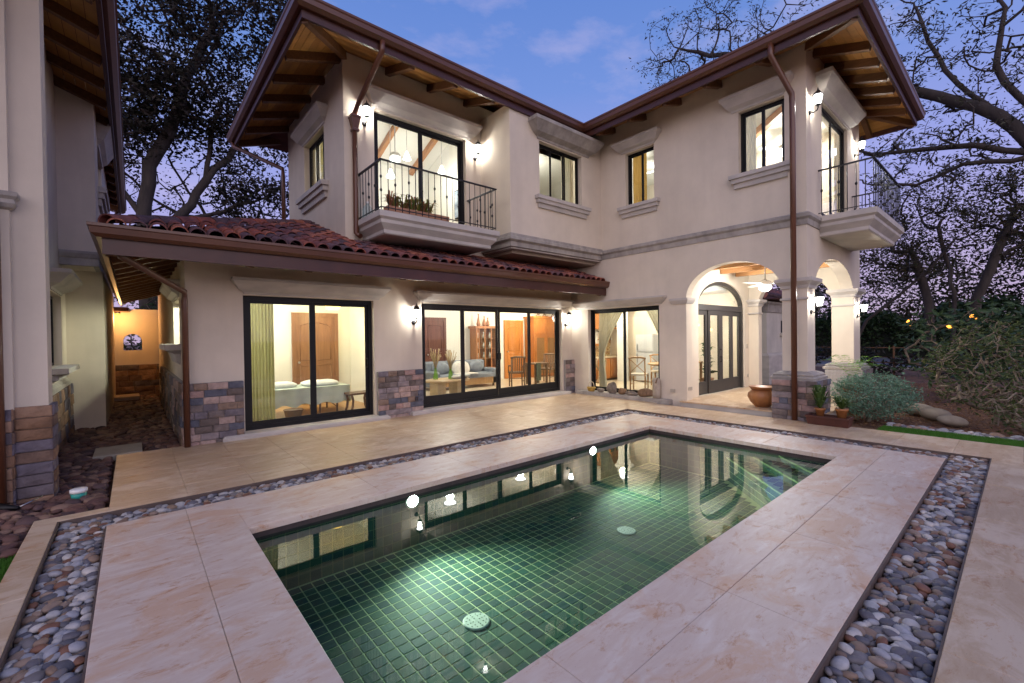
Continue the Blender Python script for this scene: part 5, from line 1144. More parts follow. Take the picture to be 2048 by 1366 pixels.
wb = thing('wicker_basket', 'small yellow wicker basket with loop handle on the kitchen sill', 'basket', (9.40, 7.66, .098)); WK2 = simple('yellow_wicker', (.55, .36, .08), (.40, .24, .05), 40, .8, .6, stretch=(1, 1, 3))
MB().lathe((9.40, 7.66, .098), [(.075, 0), (.11, .10), (.115, .115), (.10, .11), (.06, .02)], 16, sx=.75, sy=1.25).build('body', WK2, wb); MB().tube([(9.40, 7.66-.10*math.cos(t), .20+.17*math.sin(t)) for t in [math.pi*k/10 for k in range(11)]], .008, 6).build('handle', simple('pale_cane', (.6, .5, .34), (.5, .4, .26), 9, .8), wb)
# terracotta pot in the porch
po = thing('terracotta_pot', 'large ribbed terracotta urn standing in the porch arch', 'pot', (9.80, 3.52, .10)); TC = simple('glazed_terracotta', (.40, .17, .055), (.26, .10, .035), 5, .42, .1)
MB().lathe((9.80, 3.52, .10), [(.13, 0), (.15, .02), (.22, .10), (.265, .20), (.255, .28), (.20, .33), (.19, .345)], 48, lobes=16, lob=.025).build('body', TC, po)
MB().lathe((9.80, 3.52, .10), [(.19, .34), (.21, .36), (.245, .40), (.25, .415), (.22, .415), (.17, .36), (.0, .34)], 40).build('rim', TC, po)
# small tub and hose end by the neighbouring house
tu = thing('plastic_tub', 'small green and white plastic tub lying on the brown cobbles', 'tub', (-.45, 6.38, -.02)); MB().lathe((-.45, 6.38, -.02), [(.055, 0), (.065, .075), (.0, .076)], 18).build('body', simple('teal_plastic', (.02, .30, .25), (.02, .25, .21), 4, .4), tu); MB().lathe((-.45, 6.38, -.02), [(.0, .074), (.07, .074), (.07, .105), (.065, .11), (.0, .11)], 18).build('lid', WHITEP, tu)
to = thing('garden_tool', 'black handled tool with a thin metal rod lying by the stone pier', 'tool', (-.86, 6.42, -.02)); MB().tube([(-1.05, 6.52, .02), (-.95, 6.40, .015), (-.86, 6.34, .01)], [.045, .035, .015], 8).build('grip', FRAME, to); MB().tube([(-.88, 6.36, .005), (-.72, 6.50, .05)], .007, 6).build('rod', METAL, to)
# ------------------------------------------------------------------ neighbouring house on the left edge
nb = thing('neighbouring_house', 'cream house wing with rough stone base along the left edge', 'house', (-1.0, 9.0, 0)); nrl = root_loc(nb)
MB().box(-1.6, -.68, 6.67, 6.98, .93, 6.25).build('corner_pilaster', WALL, nb); MB().box(-3.0, -.915, 6.60, 6.67, .93, 6.25).build('corner_pilaster', WALL, nb)
MB().rings(ring4(-3.0, -.915, 6.60, 6.66, [(.0, 2.93), (.03, 2.95), (.05, 2.99), (.045, 3.03), (.07, 3.06), (.07, 3.10), (.0, 3.12)])).build('string_course', TRIMD, nb)
mb = MB(); wall(mb, 'y', -1.12, .2, 6.98, 11.4, -.15, 6.1, [(9.30, 10.75, 1.22, 2.38)]); mb.build('side_wall', WALL, nb)
mb = MB(); wall(mb, 'x', 11.4, .2, -1.12, -.41, -.15, 2.95); wall(mb, 'y', -.61, .2, 11.6, 17.8, -.15, 2.95); mb.build('return_wall', WALL, nb)
mb = MB(); wall(mb, 'x', 10.55, .2, -.92, -.45, 2.95, 6.1); wall(mb, 'y', -.65, .2, 10.75, 17.8, 2.95, 6.12, [(11.5, 12.9, 4.55, 5.3)]); mb.build('upper_wall', WALL, nb)
MB().box(-.92, -.46, 10.56, 11.4, 2.93, 2.96).build('overhang_soffit', WALL, nb)
sweep([(-.91, 10.55), (-.45, 10.55), (-.45, 17.7)], [(-.05, 2.92), (.02, 2.92), (.02, 3.04), (.05, 3.06), (.08, 3.12), (.08, 3.16), (-.05, 3.18)]).build('ledge', TRIMD, nb) if False else None
sweep([(-.45, 17.7), (-.45, 10.55), (-.91, 10.55)], [(.05, 2.92), (-.02, 2.92), (-.02, 3.04), (-.05, 3.06), (-.08, 3.12), (-.08, 3.16), (.05, 3.18)]).build('ledge', TRIMD, nb)
window(nb, 'y', -.92, 9.30, 10.75, 1.22, 2.38, 2, .045, sgn=-1, inset=.10)
window(nb, 'y', -.45, 11.5, 12.9, 4.55, 5.3, 2, .045, sgn=-1, inset=.08)
cornice('y', -.92, 9.35, 10.70, crown(2.40, .28, .26), sgn=1).build('window_cornice', TRIM, nb); cornice('y', -.92, 9.35, 10.70, [(.02, 1.02), (.08, 1.04), (.08, 1.12), (.20, 1.14), (.20, 1.22)], sgn=1).build('window_sill', TRIM, nb)
cornice('y', -.45, 11.5, 12.9, crown(5.32, .42, .20), sgn=1).build('window_cornice', TRIM, nb); cornice('y', -.45, 11.5, 12.9, sillprof(4.54, .34, .12), sgn=1).build('window_sill', TRIM, nb)
MB().rings([[(-.93, 7.0, z), (-.93+o, 7.0, z), (-.93+o, 11.4, z), (-.93, 11.4, z)] for o, z in ((.0, .86), (.07, .86), (.06, .92), (.0, .99))]).build('plinth_cap', simple('pale_plinth_stone', (.44, .40, .34), (.34, .30, .26), 8, .85, .4), nb)
p_ = MB().box(-1.0, -.87, 6.98, 11.4, -.1, .86).build('stone_base', MORTAR, nb); stone_face(p_, 'y', -.87, 7.0, 11.4, -.1, .86, .19, .28, .5, .04, STONE2, 71, sgn=1)
p_ = MB().box(-1.6, -.665, 6.655, 6.98, -.1, .95).build('stone_base', MORTAR, nb); stone_face(p_, 'x', 6.655, -.925, -.650, -.1, .955, .117, .25, .30, .045, STONE2, 72); stone_face(p_, 'y', -.665, 6.65, 6.98, -.1, .955, .117, .2, .34, .03, STONE2, 73, sgn=1)
p_ = MB().box(-3.0, -.93, 6.57, 6.655, -.1, .94).build('stone_base', MORTAR, nb); stone_face(p_, 'x', 6.57, -1.6, -.925, -.1, .945, .117, .22, .30, .04, STONE2, 74); stone_face(p_, 'y', -.93, 6.56, 6.655, -.1, .945, .117, .09, .1, .02, STONE2, 75, sgn=1)
NZ, NX = 6.0, -.22
NP = [(NX, 19.5), (NX, 3.0)]
sweep(NP, [(.0, NZ-.16), (-.05, NZ-.16), (-.11, NZ-.11), (-.12, NZ-.04), (-.14, NZ-.03), (-.14, NZ), (-.10, NZ), (.0, NZ-.02)]).build('gutter', GUTTER, nb); sweep(NP, [(.05, NZ-.30), (.0, NZ-.30), (.0, NZ-.02), (.05, NZ-.02)]).build('fascia', FASCIA, nb)
nroof = MB().add([(NX, 3, NZ-.03), (NX, 19.5, NZ-.03), (-4.5, 19.5, NZ+1.5), (-4.5, 3, NZ+1.5)], [(0,1,2,3)]).build('roof', ROOFCLAY, nb)
for i in range(8):
    d0, d1 = .05+i*.13, .05+i*.13+.124; MB().add([(NX-d0, 3, NZ-.2+.33*d0), (NX-d0, 19.5, NZ-.2+.33*d0), (NX-d1, 19.5, NZ-.2+.33*d1), (NX-d1, 3, NZ-.2+.33*d1)], [(0,1,2,3)]).build('soffit_board', PLANK, nroof)
for y in np.arange(7.3, 19, .8): MB().beam((NX-.06, y, NZ-.26), (-1.12, y, NZ+.04), .09, .14).build('rafter', BEAM, nb)
MB().tube([(-1.0, 6.50, -.1), (-1.0, 6.50, 3.0)], .04, 8).build('downpipe', GUTTER, nb)
MB().tube([(-.22, 19.3, NZ-.1), (-.3, 18.6, NZ-.35), (-.42, 17.9, 5.3), (-.42, 17.85, 4.0)], .045, 8).build('downpipe', GUTTER, nb)

# ------------------------------------------------------------------ garden wall closing the passage
gw = thing('garden_wall', 'pinkish garden wall with arched opening at the end of the side passage', 'wall', (0, 17.9, 0))
mb = MB(); wall(mb, 'x', 17.88, .2, -1.2, 3.0, -.15, 2.60, [], [(-.22, .22, 1.34, 1.62, 1.84)]); mb.build('wall_panel', WALL, gw)
p_ = MB().box(-1.2, 2.2, 17.82, 17.88, -.1, .90).build('stone_base', MORTAR, gw); stone_face(p_, 'x', 17.82, -.6, 1.0, -.1, .90, .165, .25, .5, .05, STONE2, 81)
MB().box(-1.0, -.08, 17.2, 17.88, 2.50, 2.62).build('canopy', FASCIA, gw)
bx_ = thing('timber_pallet', 'pale timber step lying on the cobbles before the garden wall', 'step', (-.2, 16.4, -.03)); MB().bbox(-.7, .12, 16.0, 16.8, .0, .10, .01).build('deck', simple('pale_timber', (.42, .33, .24), (.34, .26, .18), 5, .8, .2), bx_); MB().box(-.65, .07, 16.05, 16.75, -.06, .0).build('frame', BEAM, bx_)
AMB = lampglass('amber_glass', (1, .34, .045), 2.2, .4)
al = thing('assumed_passage_lamp', 'assumed amber lamp, added glowing under the small canopy of the garden wall', 'lamp', (-.33, 17.5, 2.42)); MB().lathe((-.33, 17.5, 2.44), [(.06, .0), (.07, .03), (.07, .06)], 14).build('ceiling_rose', IRON, al); MB().lathe((-.33, 17.5, 2.44), [(.0, -.06), (.04, -.05), (.055, -.01), (.05, .0)], 14).build('lamp_shade', AMB, al); light_pt('bulb_light', (-.30, 17.35, 2.30), 15, (1, .52, .18), .06, al)  # no lamp seen here: added as the assumed source of the orange glow

# ------------------------------------------------------------------ plants and trees
def leaf_quads(P, size, rs, asp=.45, droop=0.0, per=1):
    """pointed leaf quads at points P, random directions"""
    n = len(P); d = rs.normal(size=(n, 3)); d[:, 2] = d[:, 2]*.6-droop; d /= np.linalg.norm(d, axis=1)[:, None]
    u = rs.normal(size=(n, 3)); s = np.cross(d, u); s /= np.linalg.norm(s, axis=1)[:, None]
    L = size*rs.uniform(.6, 1.35, n)[:, None]; nrm = np.cross(s, d)
    a = P; b = P+d*L*.45+s*L*asp*.5+nrm*L*.06; c = P+d*L; e = P+d*L*.45-s*L*asp*.5+nrm*L*.06
    V = np.stack([a, b, c, e], 1).reshape(-1, 3); F = np.arange(n*4).reshape(n, 4); return V, F
def grow(limbs, tips, rs, r_tip=.008, gam=.46, jit=.12, seg=.55, upbias=.25):
    pos = []; par = []; 
    for limb in limbs:
        pts = [np.array(p, float) for p in limb]; prev = -1
        if pos:
            dd = np.linalg.norm(np.array(pos)-pts[0], axis=1); k = int(dd.argmin()); prev = k if dd[k] < 1.5 else -1
        for i in range(len(pts)):
            if i: 
                a, b = pts[i-1], pts[i]; n = max(1, int(np.linalg.norm(b-a)/seg))
                for q in range(1, n+1):
                    c = a+(b-a)*q/n + (rs.normal(size=3)*.05*min(1, np.linalg.norm(b-a)) if q < n else 0); pos.append(c); par.append(prev); prev = len(pos)-1
            elif prev == -1: pos.append(pts[0]); par.append(-1); prev = len(pos)-1
    nl = len(pos); base = np.array(pos)
    tips = np.array(tips); order = np.argsort([np.min(np.linalg.norm(base-t, axis=1)) for t in tips]); ends = []
    for k in order:
        t = tips[k]; A = np.array(pos); d = np.linalg.norm(A-t, axis=1) + upbias*np.maximum(0, A[:, 2]-t[2])*2; j = int(d.argmin()); a = A[j]; L = np.linalg.norm(t-a)
        n = max(2, int(L/seg)+1); prev = j; off = rs.normal(size=3)*jit*L
        for q in range(1, n+1):
            u = q/n; c = a+(t-a)*u + off*math.sin(math.pi*u) + rs.normal(size=3)*jit*.25*(L/n); pos.append(c); par.append(prev); prev = len(pos)-1
        ends.append(prev)
    pos = np.array(pos); par = np.array(par); cnt = np.zeros(len(pos)); cnt[ends] = 1
    for i in range(len(pos)-1, -1, -1):
        if par[i] >= 0: cnt[par[i]] += max(cnt[i], .3)
    rad = r_tip*np.maximum(cnt, 1)**gam
    return pos, par, rad, ends
def branch_mesh(pos, par, rad):
    V = []; F = []; nv = 0
    for i in range(len(pos)):
        j = par[i]
        if j < 0: continue
        a, b = pos[j], pos[i]; d = b-a; L = np.linalg.norm(d)
        if L < 1e-4: continue
        d /= L; n = 7 if rad[j] > .06 else (5 if rad[j] > .02 else 3)
        u = np.cross(d, [0.31, .17, .93]); u /= np.linalg.norm(u); w = np.cross(d, u); th = np.arange(n)*2*math.pi/n
        ring = np.cos(th)[:, None]*u+np.sin(th)[:, None]*w; ra = rad[j] if rad[j] < rad[i]*1.6 else rad[i]*1.25
        V.append(a-d*ra*.3+ring*ra); V.append(b+d*rad[i]*.3+ring*rad[i]); k = np.arange(n); k2 = (k+1) % n
        F.append(np.stack([nv+k, nv+k2, nv+n+k2, nv+n+k], 1)); nv += 2*n
    return np.concatenate(V), np.concatenate(F)
def ell(rs, n, c, r, inner=.0):
    p = rs.normal(size=(n, 3)); p /= np.linalg.norm(p, axis=1)[:, None]; p *= (inner+(1-inner)*rs.uniform(0, 1, n)**(1/3))[:, None]; return np.array(c)+p*np.array(r)
BARK = simple('dark_bark', (.060, .046, .040), (.030, .024, .022), 6, .9, .8, stretch=(1, 1, .3), bscale=18)
BARKP = simple('pale_bark', (.24, .19, .14), (.13, .10, .07), 8, .9, .6, stretch=(1, 1, .4), bscale=25)
def tree(name, label, base, limbs, tips, seed, leafm, bark, leaf=.12, per=40, spread=.35, r_tip=.008, gam=.46, asp=.45, droop=.1, cat='tree', group=None, along=.5, crown='crown', trunk='trunk', seg=.55, jit=.12):
    rs = np.random.RandomState(seed); t = thing(name, label, cat, base, 0, group)
    pos, par, rad, ends = grow(limbs, tips, rs, r_tip, gam, jit, seg)
    v, f = branch_mesh(pos, par, rad); np_mesh(trunk, v, f, bark, t, True)
    E = pos[ends]; P = np.repeat(E, per, 0)+rs.normal(size=(len(E)*per, 3))*spread*np.array([1, 1, .7])
    if along:
        thin = pos[(rad < r_tip*2.2)]; k = int(per*along); Q = np.repeat(thin, max(1, k//4), 0); Q = Q+rs.normal(size=Q.shape)*spread*.6; P = np.concatenate([P, Q])
    v, f = leaf_quads(P, leaf, rs, asp, droop); np_mesh(crown, v, f, leafm, t); return t
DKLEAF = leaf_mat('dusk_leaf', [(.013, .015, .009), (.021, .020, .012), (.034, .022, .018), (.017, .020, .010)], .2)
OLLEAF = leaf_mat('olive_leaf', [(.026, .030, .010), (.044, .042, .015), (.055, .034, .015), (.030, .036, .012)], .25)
rs = np.random.RandomState(3)
tips = np.concatenate([ell(rs, 360, (2.2, 21.6, 14.4), (4.6, 3.0, 4.6)), ell(rs, 60, (-.6, 21.5, 10.5), (1.8, 2, 2.8)), ell(rs, 75, (4.2, 22.5, 9.4), (2.2, 2, 2.6)), ell(rs, 50, (1.3, 22.2, 10.8), (1.9, 1.5, 2.0))])
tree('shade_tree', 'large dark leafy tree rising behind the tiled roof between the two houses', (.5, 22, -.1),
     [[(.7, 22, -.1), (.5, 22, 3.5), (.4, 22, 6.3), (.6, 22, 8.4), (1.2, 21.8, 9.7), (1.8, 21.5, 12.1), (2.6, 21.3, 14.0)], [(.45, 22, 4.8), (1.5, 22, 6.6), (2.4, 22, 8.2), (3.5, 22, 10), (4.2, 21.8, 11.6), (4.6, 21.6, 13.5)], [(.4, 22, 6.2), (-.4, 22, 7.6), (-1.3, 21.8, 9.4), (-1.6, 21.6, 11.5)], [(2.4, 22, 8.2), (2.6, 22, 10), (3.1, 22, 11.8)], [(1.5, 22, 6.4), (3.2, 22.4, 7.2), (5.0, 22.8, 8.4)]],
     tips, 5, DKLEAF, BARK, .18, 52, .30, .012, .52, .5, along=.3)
tips = np.concatenate([ell(rs, 120, (22, 11, 16.2), (2.5, 3.2, 2.2)), ell(rs, 90, (22, 7.5, 14.8), (2.5, 3.5, 2.4)), ell(rs, 150, (22, 3.6, 11.5), (2.5, 3.4, 3.8)), ell(rs, 160, (22, .8, 11), (2.5, 2.8, 4.2)), ell(rs, 80, (22, 2.2, 8.0), (2, 2.8, 1.2))])
tree('spreading_tree', 'spreading bare-limbed tree with sparse leaves beyond the wing', (23, -2.2, -.1),
     [[(23, -2.2, -.1), (22.6, -1.8, 4), (22, -.4, 7.2), (22, .6, 8.8), (22, 1.5, 10.2), (22, 2.0, 11.4), (22, 2.6, 13.5)], [(22, -.2, 7.4), (22, 1.7, 8.1), (22, 3.8, 8.5), (22, 5.2, 9.0)], [(22, .6, 8.8), (22, 2.0, 10.0), (22, 3.6, 11.2), (22, 6.2, 13.2), (22, 9, 14.9), (22, 11.8, 16.6)], [(22, -1.0, 6.6), (21.5, .6, 10.2), (21.5, .4, 12), (21.5, 1.0, 14)], [(22, -.3, 7.2), (22, 1.4, 7.4), (22, 2.6, 7.0), (22, 4, 7.4)]],
     tips, 8, leaf_mat('feathery_leaf', [(.045, .05, .03), (.06, .055, .04), (.04, .045, .025)], .2), BARK, .17, 12, .17, .011, .49, .28, .35, along=.7)
tips = np.concatenate([ell(rs, 150, (29, 2.2, 6.6), (3, 3.6, 2.6)), ell(rs, 60, (29, 4.6, 5.6), (2.5, 1.8, 2.2)), ell(rs, 50, (30, .0, 7), (2.5, 2.5, 2.4))])
tree('garden_tree', 'brown-leaved garden tree with several stems beyond the porch', (28.5, 2.2, -.1),
     [[(28.5, 2.2, -.1), (28.4, 2.1, 2.2), (28.3, 2.2, 4.4), (28.3, 2.6, 6.4)], [(28.6, 1.7, -.1), (28.5, 1.4, 3), (28.6, .6, 5.6), (29, .2, 7)], [(28.2, 6.2, -.1), (28.1, 5.2, 2.2), (28, 3.9, 3.4), (28, 2.9, 4.4), (28.2, 2.0, 5.8)], [(28.8, 2.9, -.1), (28.8, 3.0, 3), (28.8, 3.6, 5.5)]],
     tips, 12, OLLEAF, BARK, .15, 46, .34, .014, .55, .45)
tips = np.concatenate([ell(rs, 150, (1.8, 23.5, 8.6), (4.2, 1.5, 2.6)), ell(rs, 60, (4.6, 23.5, 7.6), (1.6, 1.2, 1.6))])
tree('bare_tree', 'thin bare twiggy tree behind the large leafy one', (3.4, 23.6, -.1), [[(3.4, 23.6, -.1), (3.2, 23.6, 4), (2.6, 23.6, 7), (1.4, 23.5, 9)], [(3.2, 23.6, 4), (4.2, 23.6, 6.4), (4.9, 23.6, 8.2)], [(2.6, 23.6, 6.6), (.6, 23.6, 7.6), (-.8, 23.6, 9)]], tips, 71, DKLEAF, BARK, .13, 7, .2, .012, .42, .5, along=.2)
# far trees and hedge across the road
for i, (x, y, h, w, lab) in enumerate([(44, -2, 9, 3.5, 'far dark tree at the right edge beyond the road'), (47, 5, 7, 4, 'rounded far tree directly behind the brown-leaved garden tree'), (50, 13, 8, 4.5, 'far tree glimpsed through the porch arches'), (14, 34, 8, 4, 'far tree behind the garden wall niche')]):
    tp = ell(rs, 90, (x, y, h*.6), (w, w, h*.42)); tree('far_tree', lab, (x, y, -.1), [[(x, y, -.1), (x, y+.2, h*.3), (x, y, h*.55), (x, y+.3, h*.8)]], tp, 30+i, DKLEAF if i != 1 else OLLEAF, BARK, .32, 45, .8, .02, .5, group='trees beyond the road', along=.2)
rs2 = np.random.RandomState(21)
P = np.stack([rs2.uniform(39, 41.5, 26000), rs2.uniform(-8, 16, 26000), 0*rs2.uniform(0, 1, 26000)], 1); P[:, 2] = rs2.uniform(0, 1, 26000)**.6*(3.0+.6*np.sin(P[:, 1]*.9)+.35*np.sin(P[:, 1]*2.3))
HLEAF = leaf_mat('hedge_leaf', [(.014, .030, .008), (.024, .046, .011), (.018, .038, .010)], .2)
v, f = leaf_quads(P, .28, rs2, .5); hd_ = thing('hedge', 'clipped dark green hedge on the far side of the road', 'hedge', (40, 4, -.1)); np_mesh('foliage', v, f, HLEAF, hd_); MB().box(39.6, 41, -8, 16, -.1, 2.2).build('twig_core', simple('hedge_core', (.012, .016, .008), (.008, .01, .006), 3, .95), hd_)
structure('road', MB().add([(27, -60, -.132), (38.5, -60, -.132), (38.5, 60, -.132), (27, 60, -.132)], [(0,1,2,3)]), simple('wet_road', (.16, .15, .16), (.11, .10, .11), 2, .35, .1))
kb = MB().box(26.85, 27, -60, 60, -.14, -.02); structure('kerb', kb, simple('kerb_concrete', (.35, .33, .31), (.28, .26, .25), 3, .8))
# wire and ivy fence before the road
P = np.stack([rs2.uniform(22.6, 23.4, 5200), rs2.uniform(-3, 6.5, 5200), rs2.uniform(-.1, 1.0, 5200)**1.0], 1); P = P[np.sin(P[:, 1]*1.7)+np.sin(P[:, 1]*4.1+P[:, 2]*3) > -.5]
v, f = leaf_quads(P, .16, rs2, .5); iv = thing('ivy_fence', 'ragged ivy-grown fence before the road', 'fence', (23, 2, -.1)); np_mesh('ivy', v, f, DKLEAF, iv)
for y in np.arange(-3, 6.6, 1.6): MB().box(22.97, 23.03, y-.03, y+.03, -.14, 1.05).build('post', BEAM, iv)
for z in (.35, .95): MB().box(22.99, 23.01, -3, 6.4, z, z+.03).build('rail', BEAM, iv)
# hanging amber lanterns in the garden
for (x, y, z), lab in (((19, 2.42, 1.90), 'amber hanging lantern nearest the porch'), ((19, 1.5, 1.80), 'amber hanging lantern in the middle of the three garden lights'), ((19, 1.0, 2.02), 'amber hanging lantern farthest from the porch')):
    l_ = thing('hanging_lantern', lab, 'lantern', (x, y, z), 0, 'amber lanterns in the garden'); MB().lathe((x, y, z), [(.03, -.11), (.075, -.06), (.08, .02), (.04, .08)], 12).build('lamp_shade', AMB, l_); MB().lathe((x, y, z), [(.05, .08), (.035, .12), (.0, .14)], 10).build('cap', IRON, l_); MB().tube([(x, y, z+.13), (x+.02, y, z+2.2)], .006, 5).build('cord', IRON, l_); light_pt('bulb_light', (x, y, z), 5, (1, .5, .15), .06, l_)
# outbuilding through the arches
ob = thing('outbuilding', 'small white outbuilding with tiled roof seen through the porch arch', 'building', (18, 7, 0))
mb = MB(); wall(mb, 'y', 16, .2, 5.6, 8.6, -.15, 2.35); wall(mb, 'x', 5.6, .2, 16.2, 20.5, -.15, 2.35, [(17.3, 19.0, 1.62, 2.05)]); mb.build('wall_panel', plaster('grey_white_plaster', (.60, .56, .50), .2), ob)
MB().rings(ring4(16, 20.5, 5.6, 8.6, [(.0, -.1), (.10, -.1), (.10, .85), (.06, .92), (.0, .93)])).build('plinth', TRIM, ob); MB().rings(ring4(16, 20.5, 5.6, 8.6, [(.0, 2.30), (.05, 2.32), (.07, 2.55), (.12, 2.60), (.12, 2.66), (.0, 2.68)])).build('frieze', TRIMD, ob); MB().box(17.2, 19.1, 5.5, 5.6, 1.50, 1.60).build('vent_sill', TRIM, ob); MB().box(17.3, 19.0, 5.72, 5.76, 1.62, 2.05).build('vent', FRAME, ob)
orf = MB().add([(15.6, 5.2, 2.72), (20.9, 5.2, 2.72), (20.9, 9, 2.72), (15.6, 9, 2.72), (17.5, 7.1, 3.5), (19, 7.1, 3.5)], [(0,1,5,4), (1,2,5), (2,3,4,5), (3,0,4), (0,3,2,1)]).build('roof', ROOFCLAY, ob)
for i, y in enumerate(np.arange(5.4, 8.9, .22)):
    L = 1.9*(1-abs(y-7.1)/1.9); n = int(L/.35)
    for k in range(n): link('roof_tile', TM, orf, Vector((15.58+k*.33, y, 2.74+.41*k*.33))-root_loc(ob), (math.radians(22), 0, -math.pi/2), (1.1, 1.05, 1.1))
for i, x in enumerate(np.arange(15.8, 20.8, .22)):
    L = min(1.9, x-15.6, 20.9-x); n = int(L/.35)
    for k in range(n): link('roof_tile', TM, orf, Vector((x, 5.18+k*.33, 2.74+.41*k*.33))-root_loc(ob), (math.radians(22), 0, 0), (1.1, 1.05, 1.1))

# ------------------------------------------------------------------ planting beside the porch
TURF = leaf_mat('turf_blade', [(.05, .16, .015), (.08, .22, .025), (.06, .19, .02)], .2)
def turf(name, label, poly_fn, n, z, h, seed):
    r9 = np.random.RandomState(seed); P = poly_fn(r9, n); n = len(P); base = np.concatenate([P, np.full((n, 1), z)], 1); a = r9.uniform(0, 2*math.pi, n); w = .0035; s = np.stack([np.cos(a), np.sin(a), 0*a], 1)*w; lean = np.stack([r9.normal(0, .012, n), r9.normal(0, .012, n), h*r9.uniform(.6, 1.2, n)], 1)
    V = np.stack([base-s, base+s, base+lean], 1).reshape(-1, 3); F = np.arange(n*3).reshape(n, 3); o = np_mesh(name, V, F, TURF); return tag(o, label, 'turf', None, 'stuff')
TB = simple('turf_base', (.04, .12, .015), (.025, .08, .01), 20, .9, .3)
structure('turf_strip', MB().add([(9.21, -2, -.06), (10.0, -2, -.06), (10.0, 1.62, -.06), (9.21, 1.62, -.06)], [(0,1,2,3)]), TB); turf('grass', 'bright green artificial turf strip along the terrace', lambda r, n: np.stack([r.uniform(9.21, 9.97, n), r.uniform(-1.2, 1.62, n)], 1), 42000, -.06, .035, 1)
structure('turf_patch', MB().add([(-3, 3, -.08), (-.71, 3, -.08), (-.71, 5.15, -.08), (-3, 5.15, -.08)], [(0,1,2,3)]), TB); turf('grass', 'green turf patch at the lower left corner', lambda r, n: np.stack([r.uniform(-1.5, -.71, n), r.uniform(3.2, 5.15, n)], 1), 22000, -.08, .04, 2)
sp = fill_rect(9.98, 10.28, -1.5, 1.6, .14, -.06, 1, 33, .55); be = structure('pebble_edging', MB().box(9.97, 10.30, -1.5, 1.62, -.135, -.10), SOIL); scatter_pebbles(be, sp, PEB, PEBM, 60)
for i, (x, y, d, rz, lab) in enumerate([(12.2, 1.42, (.40, .60, .26), .2, 'largest rounded grey boulder in the planting bed'), (11.75, 1.12, (.36, .48, .26), .5, 'middle pale boulder in the planting bed'), (11.25, .86, (.30, .42, .20), .1, 'smallest boulder nearest the turf')]):
    o = link('boulder', pebble_meshes(simple('boulder_stone', (.34, .29, .22), (.24, .20, .15), 5, .85, .3), 3, 4, 'boulder', .15)[i], None, (x, y, -.10+d[2]*.35), (.1, .08, rz), (d[0]/2, d[1]/2, d[2]/2)); tag(o, lab, 'boulder', 'boulders in the planting bed')
# leaf litter and mulch on the bed
P = np.stack([rs2.uniform(10.2, 20, 14000), rs2.uniform(-1.5, 2.4, 14000), rs2.uniform(-.135, -.10, 14000)], 1); v, f = leaf_quads(P, .07, rs2, .4); v[:, 2] = -.132+(v[:, 2]+.132)*.35
tag(np_mesh('leaf_litter', v, f, leaf_mat('dead_leaf', [(.20, .10, .045), (.30, .17, .08), (.13, .06, .03), (.24, .12, .06)], .1)), 'brown leaf litter over the planting bed', 'leaf litter', None, 'stuff')
def bush(name, label, c, r, n, leafm, leaf, seed, asp=.45, stems=30, cat='shrub', bark=None, r_tip=.004, per=18, spread=.08, jit=.15, along=.3, seg=.25):
    r10 = np.random.RandomState(seed); tp = ell(r10, stems, (c[0], c[1], c[2]+r[2]*.2), r, .55); tp[:, 2] = np.maximum(tp[:, 2], -.05)
    return tree(name, label, (c[0], c[1], -.12), [[(c[0]+.08*k, c[1]-.06*k, -.12), (c[0]+.1*k, c[1]-.08*k, c[2]*.5+.05)] for k in (-1, 0, 1)], tp, seed, leafm, bark or BARKP, leaf, per, spread, r_tip, .42, asp, .0, cat, None, along, 'foliage', 'stem', seg, jit)
GREY = leaf_mat('grey_green_leaf', [(.10, .20, .13), (.16, .28, .19), (.07, .15, .09), (.20, .32, .23)], .2)
bush('silver_bush', 'dense grey-green bush in front of the outer porch column', (10.85, 1.92, .30), (.95, .60, .38), 0, GREY, .05, 41, .4, 330, per=26, spread=.075)
fern = thing('fern', 'bright green sword fern behind the grey-green bush', 'fern', (10.75, 2.22, -.1)); r11 = random.Random(9); fm = MB()
for k in range(22):
    a = k*2.39; L = r11.uniform(.35, .6); hgt = r11.uniform(.25, .48); d = Vector((math.cos(a), math.sin(a), 0)); s_ = Vector((-d.y, d.x, 0)); prevp = None
    for q in range(14):
        u = q/13; p = Vector((10.75, 2.22, .70)) + d*L*u + Vector((0, 0, hgt*math.sin(u*2.1))); w = .075*math.sin(math.pi*min(1, u*.9+.12))
        for sg in (-1, 1): fm.add([p-d*.012, p+s_*sg*w*.5+d*.02+Vector((0, 0, .006)), p+s_*sg*w+d*.03, p+s_*sg*w*.5-d*.008], [(0,1,2,3)])
fm.build('frond_clump', leaf_mat('fern_leaf', [(.10, .24, .02), (.16, .32, .04), (.08, .20, .02)], .3), fern, fix=False); MB().lathe((10.75, 2.22, -.1), [(.12, 0), (.16, .64), (.19, .67), (.15, .69), (.0, .68)], 16).build('pot', TERRA, fern)
tp_ = thing('planter_trough', 'dark red trough planter at the foot of the stone pier', 'planter', (9.12, 2.1, 0)); MB().rings(ring4(8.98, 9.26, 1.90, 2.52, [(-.02, 0.0), (.0, .13), (.012, .13), (.012, .16), (-.02, .16), (-.03, .13)])).build('trough', simple('dark_red_clay', (.09, .026, .014), (.06, .018, .01), 6, .7, .2), tp_)
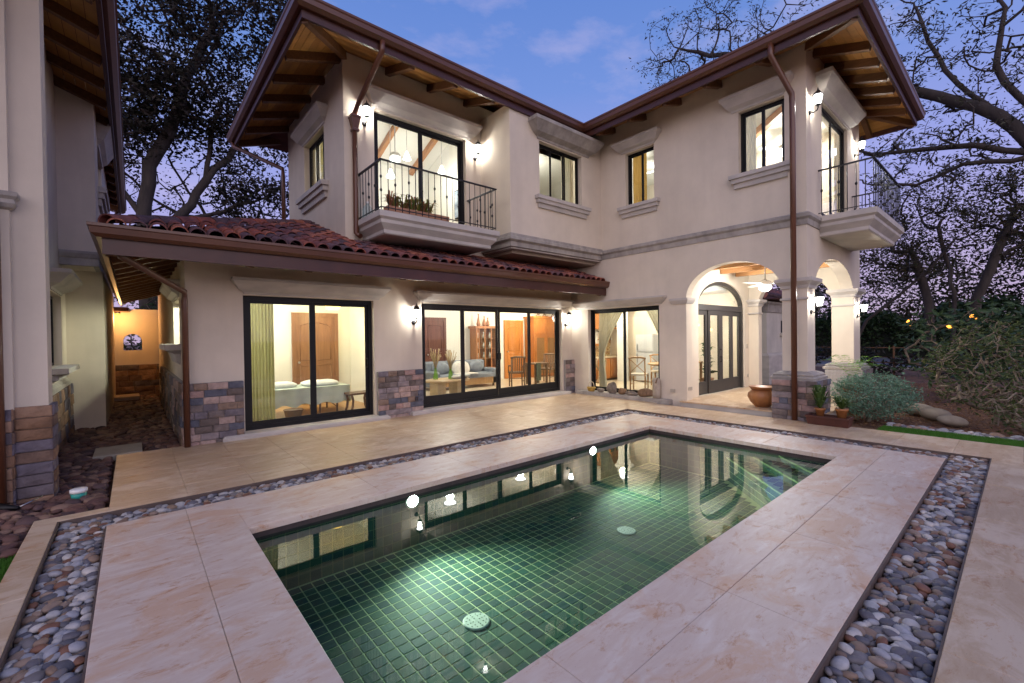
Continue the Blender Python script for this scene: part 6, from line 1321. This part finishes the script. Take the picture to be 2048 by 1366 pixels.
for x, y, s_, lab in ((9.12, 2.34, .85, 'small terracotta pot with a leafy plant behind the downpipe'), (9.12, 2.03, 1.0, 'small terracotta pot with spiky plant at the end of the trough')):
    q_ = thing('plant_pot', lab, 'pot', (x, y, .14), 0, 'pots in the trough'); MB().lathe((x, y, .14), [(.06*s_, 0), (.085*s_, .13*s_), (.097*s_, .135*s_), (.097*s_, .17*s_), (.08*s_, .17*s_), (.0, .15*s_)], 16).build('body', TC, q_)
    lf = MB(); r12 = random.Random(int(y*100))
    for k in range(60):
        a = k*2.4; L = r12.uniform(.14, .34); h_ = r12.uniform(.08, .42 if s_ < 1 else .22); d = Vector((math.cos(a), math.sin(a), 0)); t_ = Vector((-d.y, d.x, 0))*.018; b0 = Vector((x, y, .14+.15*s_)); b1 = b0+d*L*.4+Vector((0, 0, h_)); b2 = b0+d*L+Vector((0, 0, h_*.95)); lf.add([b0-t_*.3, b0+t_*.3, b1+t_, b2, b1-t_], [(0,1,2,4), (4,2,3)])
    lf.build('leaf_tuft', leaf_mat('pot_plant_leaf', [(.05, .10, .02), (.09, .15, .04)], .25), q_, fix=False)
bush('passage_shrub', 'dark shrub behind the arched opening of the garden wall', (.0, 20.2, 1.6), (1.9, .9, 1.5), 0, leaf_mat('shade_leaf', [(.03, .06, .015), (.05, .09, .025), (.09, .05, .04)], .2), .13, 61, .45, 150, per=24, spread=.2, r_tip=.008)
SHL = leaf_mat('shrub_leaf', [(.030, .048, .012), (.05, .075, .018), (.08, .10, .03), (.036, .055, .015)], .25)
bush('twiggy_shrub', 'tall twiggy shrub with pale bare stems at the right edge', (12.0, .30, .75), (1.15, 1.0, .85), 0, SHL, .085, 52, .42, 190, per=9, spread=.11, r_tip=.006, jit=.35, along=.5, seg=.18)
bush('twiggy_shrub', 'low twiggy shrub spilling toward the turf at the right edge', (11.0, -.15, .40), (.95, .75, .55), 0, SHL, .075, 53, .42, 130, per=9, spread=.11, r_tip=.006, jit=.35, along=.5, seg=.18)
bush('broadleaf_shrub', 'dark broad-leaved shrub standing behind the twiggy shrubs', (15.0, .9, 1.1), (1.3, 1.2, .9), 0, leaf_mat('broad_dark_leaf', [(.02, .045, .02), (.035, .07, .03), (.05, .085, .035)], .2), .20, 54, .35, 120, per=8, spread=.2, r_tip=.008, jit=.2, along=.3)
